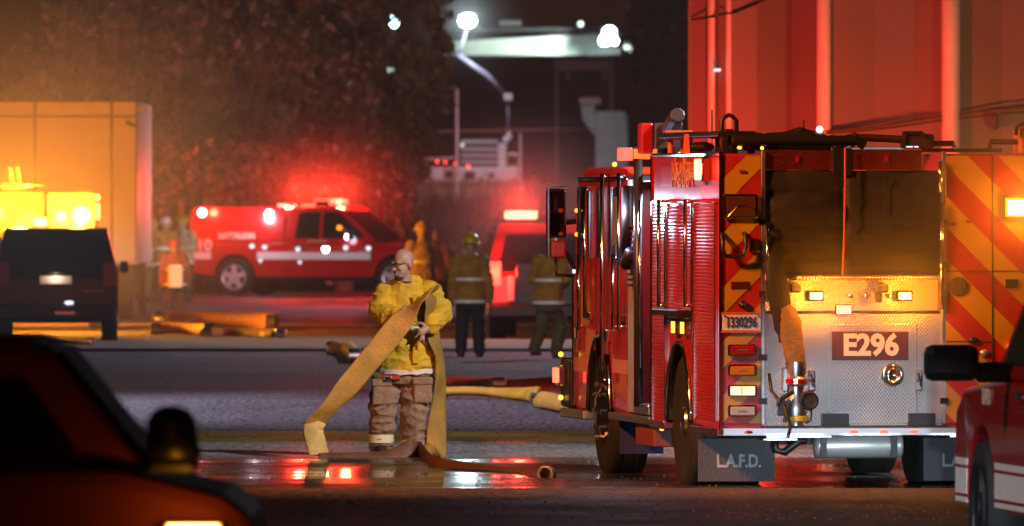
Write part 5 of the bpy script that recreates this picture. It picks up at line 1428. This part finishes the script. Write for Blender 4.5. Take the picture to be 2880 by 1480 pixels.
# pale van half hidden by the trees, left of the boom truck
s4 = 90.0
VN = thing('white_van', (at(890, s4), FPX / s4, 2.2), 'pale pink lit van on the bank half hidden by tree leaves', 'van', 0)
vx = lambda xd: at(xd, s4) - VN.location.x
vz = lambda yd: zat(yd, s4) - 2.2
MB().prism_y([(vx(805), vz(470)), (vx(968), vz(465)), (vx(968), vz(412)), (vx(940), vz(398)), (vx(850), vz(415)), (vx(820), vz(432)), (vx(805), vz(440))], 0, 1.9).build('body', WTR, VN, bev=.06)
for a, b_ in ((868, 888), (900, 930)):
    MB().box(vx(a), vx(b_), -.01, .02, vz(445), vz(430)).build('window', GLASS, VN)
MB().ball((vx(820), -.1, vz(428)), (.09, .05, .06)).build('roof_lamp', REDL, VN, True)
MB().box(vx(806), vx(828), -.03, .0, vz(465), vz(448)).build('tail_lamp', REDS, VN, bev=.02)
for x in (830, 940):
    MB().lathe([(.2, 0), (.36, 0), (.38, .05), (.38, .25), (.2, .25)], (vx(x), .3, .15), 'y', 18).build('wheel', RUBBER, VN, 'auto')

# yard building with floodlit wall
s5 = 72.0
YB_ = thing('yard_building', (at(1400, s5), FPX / s5, 2.4), 'long low yard building with white floodlit wall high on the bank', 'building', 0)
yx = lambda xd: at(xd, s5) - YB_.location.x
yz = lambda yd: zat(yd, s5) - 2.4
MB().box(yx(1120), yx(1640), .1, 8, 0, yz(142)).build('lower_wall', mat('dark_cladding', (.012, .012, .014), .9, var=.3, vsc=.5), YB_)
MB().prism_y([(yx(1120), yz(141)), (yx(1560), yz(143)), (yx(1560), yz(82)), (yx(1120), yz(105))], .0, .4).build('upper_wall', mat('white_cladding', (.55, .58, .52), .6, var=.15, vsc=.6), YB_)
MB().box(yx(1120), yx(1580), -3.0, .05, yz(143.5), yz(141.6)).build('flood_baffle', mat('dark_roof', (.02, .02, .02), .7), YB_)  # added ledge that keeps the floodlight off the lower wall
MB().box(yx(1110), yx(1640), -.2, 8, yz(80), yz(70)).build('roof', mat('dark_roof', (.02, .02, .02), .7), YB_)
MB().box(yx(1257), yx(1312), -.3, -.2, yz(65), yz(52)).build('lit_sign', glow('dim_grey_light', (.60, .68, .62), .22), YB_)
fb = MB().box(yx(1508), yx(1555), -1.5, -1.2, yz(108), yz(66)).build('floodlight', BLACK, YB_, bev=.08)
for a, c, r_ in ((1532, 84, .24), (1520, 103, .20), (1545, 105, .13)):
    MB().ball((yx(a), -1.6, yz(c)), r_).build('lamp_lens', glow('flood_light', (.70, .95, 1), 60), fb, True)
for a, c in ((1578, 112), (1590, 128), (1600, 115), (1460, 62), (1575, 120)):
    MB().ball((yx(a), -1.4, yz(c)), .10).build('small_lamp', glow('dim_flood', (.75, .92, .85), 3), YB_, True)
lamp('SPOT', 'wall_flood', (yx(1535), -1.9, yz(100)), 7000, (.80, 1, .92), .25, YB_, spot=60, aim=(-1, .50, -.03), blend=.6)
# billboard frame in front of it
BF = thing('gantry_frame', (at(1465, 78), FPX / 78, 2.3), 'pinkish gantry frame with a crossbeam on two legs under the floodlit wall', 'gantry', 0)
qx = lambda xd: at(xd, 78) - BF.location.x
qz = lambda yd: zat(yd, 78) - 2.3
GP_ = mat('gantry_paint', (.40, .24, .26), .5)
MB().box(qx(1395), qx(1545), 0, .3, qz(178), qz(150)).build('crossbeam', GP_, BF, bev=.03)
for xd in (1400, 1538):
    MB().box(qx(xd - 5), qx(xd + 5), .05, .25, 0, qz(179)).build('leg', GP_, BF, bev=.02)
for xd in (1428, 1522):
    MB().box(qx(xd - 5), qx(xd + 5), -.1, .2, qz(200), qz(179)).build('hanger', GP_, BF, bev=.02)
# grey tank house
TH = thing('tank_house', (at(1530, 82), FPX / 82, 2.3), 'small grey plant house with pink top block beside the gantry legs', 'shed', 0)
hx = lambda xd: at(xd, 82) - TH.location.x
hz2 = lambda yd: zat(yd, 82) - 2.3
SHED = mat('shed_paint', (.42, .44, .44), .6, var=.2, vsc=2)
MB().box(hx(1498), hx(1580), 0, 2, 0, hz2(280)).build('main_block', SHED, TH, bev=.03)
MB().prism_y([(hx(1465), hz2(300)), (hx(1497), hz2(345)), (hx(1497), hz2(262)), (hx(1462), hz2(262))], .1, 1.5).build('side_wing', SHED, TH, bev=.03)
MB().box(hx(1458), hx(1512), -.1, 1.6, hz2(262), hz2(246)).build('top_block', mat('pink_block', (.5, .28, .28), .6), TH, bev=.03)
for i in range(6):
    MB().box(hx(1503), hx(1576), -.03, -.001, hz2(290 + i * 11), hz2(284 + i * 11)).build('louvre', SHED, TH)

# far lamp posts showing between the leaves
def lamp_post(xd, yd, s, r, m, label):
    o = thing('pole_lamp', (at(xd, s), FPX / s, 2.5), label, 'street lamp', 0)
    h = zat(yd, s) - 2.5
    MB().tube([(0, .2, 0), (0, .2, h + .1)], .06, 7).build('pole', BLACK, o)
    MB().ball((0, 0, h), (r, r, r * 1.2)).build('lamp_head', m, o, True)
TL = glow('teal_light', (.5, .9, 1), 34)
lamp_post(990, 55, 76, .17, TL, 'bright blue white street lamp glowing through the top of the tree')
GL = glow('dim_teal_light', (.6, .85, .78), 1.6)
for xd, yd, s, l in ((722, 272, 74, 'tiny pale street lamp low between the leaves of the large tree'),
                     (892, 126, 74, 'faint lamp left of the cluster seen through the leaves'),
                     (915, 150, 75, 'faint lamp second from left of the cluster behind the leaves'),
                     (993, 110, 74, 'faint lamp just under the bright blue white street lamp'),
                     (880, 212, 75, 'faint lamp low at the left side of the cluster behind the leaves'),
                     (982, 177, 76, 'faint lamp at the middle of the cluster behind the leaves'),
                     (1000, 262, 76, 'blurred pale green lamp lowest of the cluster behind the leaves')):
    lamp_post(xd, yd, s, .10 if yd < 260 else .14, GL, l)

# ------------------------------------------------------------------ trees
LEAF = []
for i, c in enumerate(((.085, .075, .028), (.12, .095, .035), (.05, .052, .02))):
    LEAF.append(mat('leaf_%s' % 'abc'[i], c, .55, var=.3, vsc=1.2))
BARK = mat('bark', (.07, .05, .035), .85, bump=.8, bsc=12)
def tree(x, y, z0, h, rx_, rz_, n, label, seed, leaf=.26, group=None, ry_=None):
    rnd = random.Random(seed)
    T_ = thing('tree', (x, y, z0), label, 'tree', 0, group)
    tr = MB()
    th = h - rz_ * 1.2
    tr.tube([(0, 0, -.3), (.08, 0, th * .5), (.0, .05, th), (.1, 0, h - rz_ * .6)], [.28, .2, .15, .06], 9)
    clumps = []
    for k in range(130):
        a = rnd.uniform(0, 2 * pi); u = rnd.uniform(-1, 1); rr = rnd.uniform(.45, 1) ** .6
        s_ = (1 - u * u) ** .5
        c = Vector((rx_ * rr * s_ * cos(a), (ry_ or rx_ * .8) * rr * s_ * sin(a), h - rz_ + rz_ * rr * u))
        clumps.append((c, rnd.uniform(.22, .62)))
        if k % 10 == 0:
            m_ = Vector((c.x * .4, c.y * .4, th + (c.z - th) * .35))
            tr.tube([(0, 0, th * .7), m_, c], [.09, .06, .02], 6)
    tr.build('trunk', BARK, T_, True)
    vs, fs, mi = [], [], []
    for i in range(n):
        c, r = clumps[rnd.randrange(len(clumps))]
        d = Vector((rnd.gauss(0, 1), rnd.gauss(0, 1), rnd.gauss(0, .8)))
        d = d.normalized() * r * rnd.uniform(.3, 1.15)
        p = c + d
        ax = Vector((rnd.gauss(0, 1), rnd.gauss(0, 1), rnd.gauss(0, 1) - .4)).normalized()
        sd = ax.cross(Vector((rnd.gauss(0, 1), rnd.gauss(0, 1), rnd.gauss(0, 1)))).normalized()
        l = leaf * rnd.uniform(.6, 1.5)
        b0 = len(vs)
        vs += [p - ax * l * .5, p + sd * l * .24, p + ax * l * .5, p - sd * l * .24]
        fs.append((b0, b0 + 1, b0 + 2, b0 + 3)); mi.append(rnd.randrange(3))
    me = bpy.data.meshes.new('crown'); me.from_pydata(vs, [], fs)
    for m in LEAF: me.materials.append(m)
    me.polygons.foreach_set('material_index', mi)
    o = inst(me, 'crown', T_); o['kind'] = 'stuff'
    return T_
tree(-6.4, 266, .0, 9.2, 3.2, 4.2, 15000, 'large leafy tree behind the battalion pickup, its lower leaves lit red', 1)
tree(-9.4, 262, .0, 8.2, 2.6, 4.0, 12000, 'leafy tree right of the orange trailer with amber lit lower leaves', 2)
tree(-3.7, 276, .0, 9.8, 2.3, 4.6, 12000, 'dark tree left of the floodlight with lamps twinkling through its leaves', 3)
tree(4.6, 352, 1.9, 9.6, .9, 4.3, 9000, 'dark tree between the floodlit wall and the tall warehouse', 5)
tree(5.5, 345, 1.9, 8.6, 1.0, 3.4, 8000, 'dark tree against the left edge of the tall warehouse', 6)
for i, (x, y, l) in enumerate(((-8.0, 253, 'low bush by the tail of the pickup with bright red leaves'), (-5.9, 255, 'low bush behind the pickup bed cap glowing red'), (-3.9, 256, 'low bush behind the pickup cab under the pale van'))):
    tree(x, y, 0, 3.4, 1.5, 1.5, 3500, l, 20 + i, .22)
# dry brush on the bank
def brush():
    rnd = random.Random(5)
    vs, fs = [], []
    for i in range(16000):
        x = rnd.uniform(-13, 14); y = rnd.uniform(296, 372)
        zs = [(285, 0), (300, .25), (315, .8), (330, 1.4), (345, 1.85), (360, 2.25), (380, 2.5)]
        for (ya, za), (yb, zb) in zip(zs, zs[1:]):
            if ya <= y <= yb: z = za + (zb - za) * (y - ya) / (yb - ya)
        h = rnd.uniform(.15, .6); w = rnd.uniform(.02, .06); a = rnd.uniform(0, pi)
        dx, dy = cos(a) * w, sin(a) * w
        lx_, ly_ = rnd.gauss(0, .15), rnd.gauss(0, .15)
        b0 = len(vs)
        vs += [(x - dx, y - dy, z - .05), (x + dx, y + dy, z - .05), (x + lx_, y + ly_, z + h)]
        fs.append((b0, b0 + 1, b0 + 2))
    me = bpy.data.meshes.new('dry_grass'); me.from_pydata(vs, [], fs)
    me.materials.append(mat('dry_grass', (.16, .115, .06), .8, var=.3, vsc=1))
    tag(inst(me, 'dry_grass'), kind='stuff')
brush()

# ------------------------------------------------------------------ near vehicles placed
# right: pickup heading away, nose to the left
FP.location = (4.15, 61.5, 0)
sL = 782.0
# dark car close to the lens: windscreen pillar falling to the right, mirror, bonnet, lamp
lX, lY = lambda xd: at(xd, sL), FPX / sL
SV.location = (lX(250), lY, 0)
qx_ = lambda xd: lX(xd) - SV.location.x
qz_ = lambda yd: zat(yd, sL)
DK = mat('dim_car_paint', (.13, .022, .024), .7, spec=.15)
MB().prism_y([(qx_(-420), .35), (qx_(-420), qz_(1180)), (qx_(300), qz_(1180)), (qx_(560), qz_(1245)), (qx_(640), qz_(1300)), (qx_(660), .75), (qx_(640), .35)], 0, 1.75).build('body', DK, SV, bev=.06)
MB().prism_y([(qx_(-420), qz_(1179)), (qx_(-420), qz_(850)), (qx_(60), qz_(852)), (qx_(130), qz_(880)), (qx_(372), qz_(1179))], .12, 1.62).build('cabin', DK, SV, bev=.06)
MB().prism_y([(qx_(-60), qz_(1150)), (qx_(-60), qz_(960)), (qx_(66), qz_(960)), (qx_(190), qz_(1130)), (qx_(180), qz_(1150))], .105, .119).build('side_window', GLASS, SV, bev=.003)
MB().prism_y([(qx_(372), qz_(1170)), (qx_(140), qz_(885)), (qx_(146), qz_(880)), (qx_(378), qz_(1166))], .25, 1.5).build('windscreen', mat('dusty_glass', (.02, .010, .009), .8, spec=.05), SV)
mo = MB().loft([(qx_(437), -.05, qz_(1150), .105, .10), (qx_(435), -.05, qz_(1110), .092, .10), (qx_(433), -.05, qz_(1060), .088, .10), (qx_(432), -.05, qz_(1035), .068, .085), (qx_(432), -.05, qz_(1021), .03, .04)], 18)
mo.build('mirror', BLACK, SV, True)
MB().prism_y([(qx_(360), qz_(1190)), (qx_(500), qz_(1190)), (qx_(505), qz_(1150)), (qx_(470), qz_(1128)), (qx_(380), qz_(1135))], -.12, .1).build('mirror_base', BLACK, SV, bev=.03)
al = MB().box(qx_(415), qx_(560), -.06, .02, qz_(1345), qz_(1313)).build('marker_lamp', BLACK, SV, bev=.02)
MB().box(qx_(418), qx_(557), -.075, -.061, qz_(1343), qz_(1316)).build('lamp_lens', AMB, al, bev=.015)
MB().box(qx_(424), qx_(551), -.080, -.0755, qz_(1341), qz_(1319)).build('lamp_core', CORE, al, bev=.004)
lamp('POINT', 'marker_lamp_light', (qx_(488), -.25, qz_(1330)), 3, AMBC, .05, SV)
for x in (-1.0, .75):
    MB().lathe([(.2, 0), (.32, 0), (.35, .04), (.35, .2), (.2, .22)], (x - .3, 0, .35), 'y', 20).build('wheel', RUBBER, SV, 'auto')

# ------------------------------------------------------------------ pole lamps out of view, all but the first added as fill light
def pole_lamp(x, y, h, label, power, col, aim, spot=100, arm=1.6, rad=.18):
    o = thing('pole_lamp', (x, y, 0), label, 'street lamp', 0)
    MB().tube([(0, 0, 0), (0, 0, h - .4), (-.25 * (1 if x > 0 else -1), 0, h), (-arm * (1 if x > 0 else -1), 0, h + .1)], [.10, .07, .06, .045], 10).build('pole', STEEL, o, True)
    hx_ = -arm * (1 if x > 0 else -1)
    MB().box(hx_ - .3, hx_ + .3, -.14, .14, h + .02, h + .16).build('lamp_head', STEEL, o, bev=.03)
    MB().box(hx_ - .22, hx_ + .22, -.1, .1, h, h + .019).build('lamp_lens', WHT, o)
    pole_lamp.last = o, hx_
    l = lamp('SPOT', 'unseen_pole_light', (hx_, 0, h - .05), power, col, rad, o, spot=spot, aim=aim, blend=.8)
pole_lamp(9.5, 84, 8.5, 'tall street lamp out of view to the right lighting the road', 13000, (1, .95, .88), (-1.0, .95, -.8), 70)
pole_lamp(-9.5, 62, 8.5, 'added lamp out of view on the left brightening the right pickup', 3500, (1, .85, .82), (1, .45, -.45), 80)
pole_lamp(13, 190, 9.0, 'added lamp out of view to the right brightening the battalion pickup', 75000, (1, .80, .86), (-.32, 1, -.14), 36)
pole_lamp(10.5, 172, 13, 'added lamp out of view to the right brightening the middle of the road', 26000, (.84, .84, 1), (-.75, -1.1, -1), 100)
o_, h_ = pole_lamp.last
lamp('SPOT', 'unseen_pole_light', (h_, 0, 12.9), 22000, (1, .92, .88), .18, o_, spot=11, aim=(-14.6, 22, -12.1), blend=.9)  # second light added to brighten the stooping firefighter
pole_lamp(-11, 118, 13, 'added lamp out of view on the left brightening the road past the bald firefighter', 19000, (.80, .82, 1), (.55, -.1, -1), 82)
pole_lamp(11.5, 215, 8.5, 'added lamp out of view to the right brightening the car lot', 15000, (.90, .82, 1), (-.85, -.1, -1), 110)

pole_lamp(-9.0, 76, 8.0, 'added orange lamp out of view on the left brightening the engine side', 16000, (1, .30, .07), (1, 1.0, -.62), 60, rad=.7)  # added for the warm light along the engine's left side
pole_lamp(-10.5, 118, 8.5, 'added lamp out of view on the left brightening the standing firefighters', 17000, (1, .88, .84), (.28, 1, -.215), 19)
pole_lamp(-6.0, 18, 7.0, 'added dim red lamp out of view beside the camera tinting the near car', 500, (1, .16, .07), (.22, 1, -.28), 36)  # red light added in place of glare over the near car
# unseen car added below the lens; its headlamps brighten the engine's tail
LC = thing('parked_car', (.7, 15.5, 0), 'added unseen low car below the camera with headlamps on the engine tail', 'car', 0)
suv(LC, CARBLK, H=1.45)
for x in (-.62, .62):
    MB().box(x - .16, x + .16, 3.66, 3.74, .62, .76).build('headlamp', WHT, LC, bev=.02)
    lamp('SPOT', 'tail_fill_beam', (x, 3.85, .69), 44000, (.68, .83, 1), .08, LC, spot=3.2, aim=(2.45 - .7 - x, 62, -.75), blend=.9)
# unseen car and loose lamps added to colour the warehouse wall
HC = thing('parked_car', (4.3, 118, 0), 'added unseen red car ahead of the engine with lamps colouring the warehouse', 'car', 0)
suv(HC, CARRED)
MB().box(-.6, .6, .2, .5, 1.80, 1.92).build('light_bar', REDS, HC, bev=.03)
lamp('POINT', 'red_wall_fill', (-1.7, 10.3, 2.0), 760, REDC, .1, HC)
lamp('POINT', 'amber_wall_fill', (3.4, 8.0, 1.7), 330, (1, .42, .12), .1, HC)
lamp('POINT', 'pale_wall_fill', (.6, 2.0, 2.2), 260, (1, .62, .50), .1, HC)
# scattering volumes added round the lamps in place of lens bloom
def glow_volume(c, r, dens, col=(.9, .88, .86)):
    m = bpy.data.materials.new('lamp_glow_volume'); m.use_nodes = True
    t = m.node_tree
    for n in list(t.nodes):
        if n.type == 'BSDF_PRINCIPLED': t.nodes.remove(n)
    v = t.nodes.new('ShaderNodeVolumePrincipled')
    v.inputs['Color'].default_value = (*col, 1); v.inputs['Density'].default_value = dens; v.inputs['Anisotropy'].default_value = .2
    tc = t.nodes.new('ShaderNodeTexCoord'); g = t.nodes.new('ShaderNodeTexGradient'); g.gradient_type = 'QUADRATIC_SPHERE'
    mu = t.nodes.new('ShaderNodeMath'); mu.operation = 'MULTIPLY'; mu.inputs[1].default_value = dens * 2.6
    t.links.new(tc.outputs['Object'], g.inputs[0]); t.links.new(g.outputs['Fac'], mu.inputs[0]); t.links.new(mu.outputs[0], v.inputs['Density'])
    t.links.new(v.outputs[0], t.nodes['Material Output'].inputs['Volume'])
    o = MB().ball((0, 0, 0), 1, 32, 20).build('glow_volume', m, None, True, loc=c)
    o.scale = r
    tag(o, kind='stuff')
def ew(x, y, z):
    return Vector((EX0 + x * cos(EA) - y * sin(EA), EY0 + x * sin(EA) + y * cos(EA), z))
glow_volume((at(70, su), 173, 2.4), (6.5, 24, 5.0), .010)
glow_volume(ew(rx(2170), -.42, rz(745)), (1.2, .75, .8), .15)
glow_volume(ew(EW - .05, -.45, rz(522)), (1.5, .7, 1.3), .34)
glow_volume((B10.location.x + 1.6, B10.location.y + .6, 2.2), (4.2, 3, 2.4), .007)
glow_volume((RC.location.x - .4, RC.location.y - .5, 1.9), (2.3, 2.2, 2.0), .035)
glow_volume((at(1176, s3), FPX / s3 - .4, zat(52, s3)), (2.6, 2.6, 2.6), .009)
# ------------------------------------------------------------------ thin haze added to the air to spread the lamps' glow
hz_box = MB().box(-80, 80, -30, 530, -1.0, 14.0)
hm = bpy.data.materials.new('night_haze'); hm.use_nodes = True
t_ = hm.node_tree
for n_ in list(t_.nodes):
    if n_.type == 'BSDF_PRINCIPLED': t_.nodes.remove(n_)
pv = t_.nodes.new('ShaderNodeVolumePrincipled')
pv.inputs['Color'].default_value = (.9, .88, .86, 1)
pv.inputs['Density'].default_value = .00024
pv.inputs['Anisotropy'].default_value = .35
t_.links.new(pv.outputs[0], t_.nodes['Material Output'].inputs['Volume'])
tag(hz_box.build('haze', hm), kind='stuff')
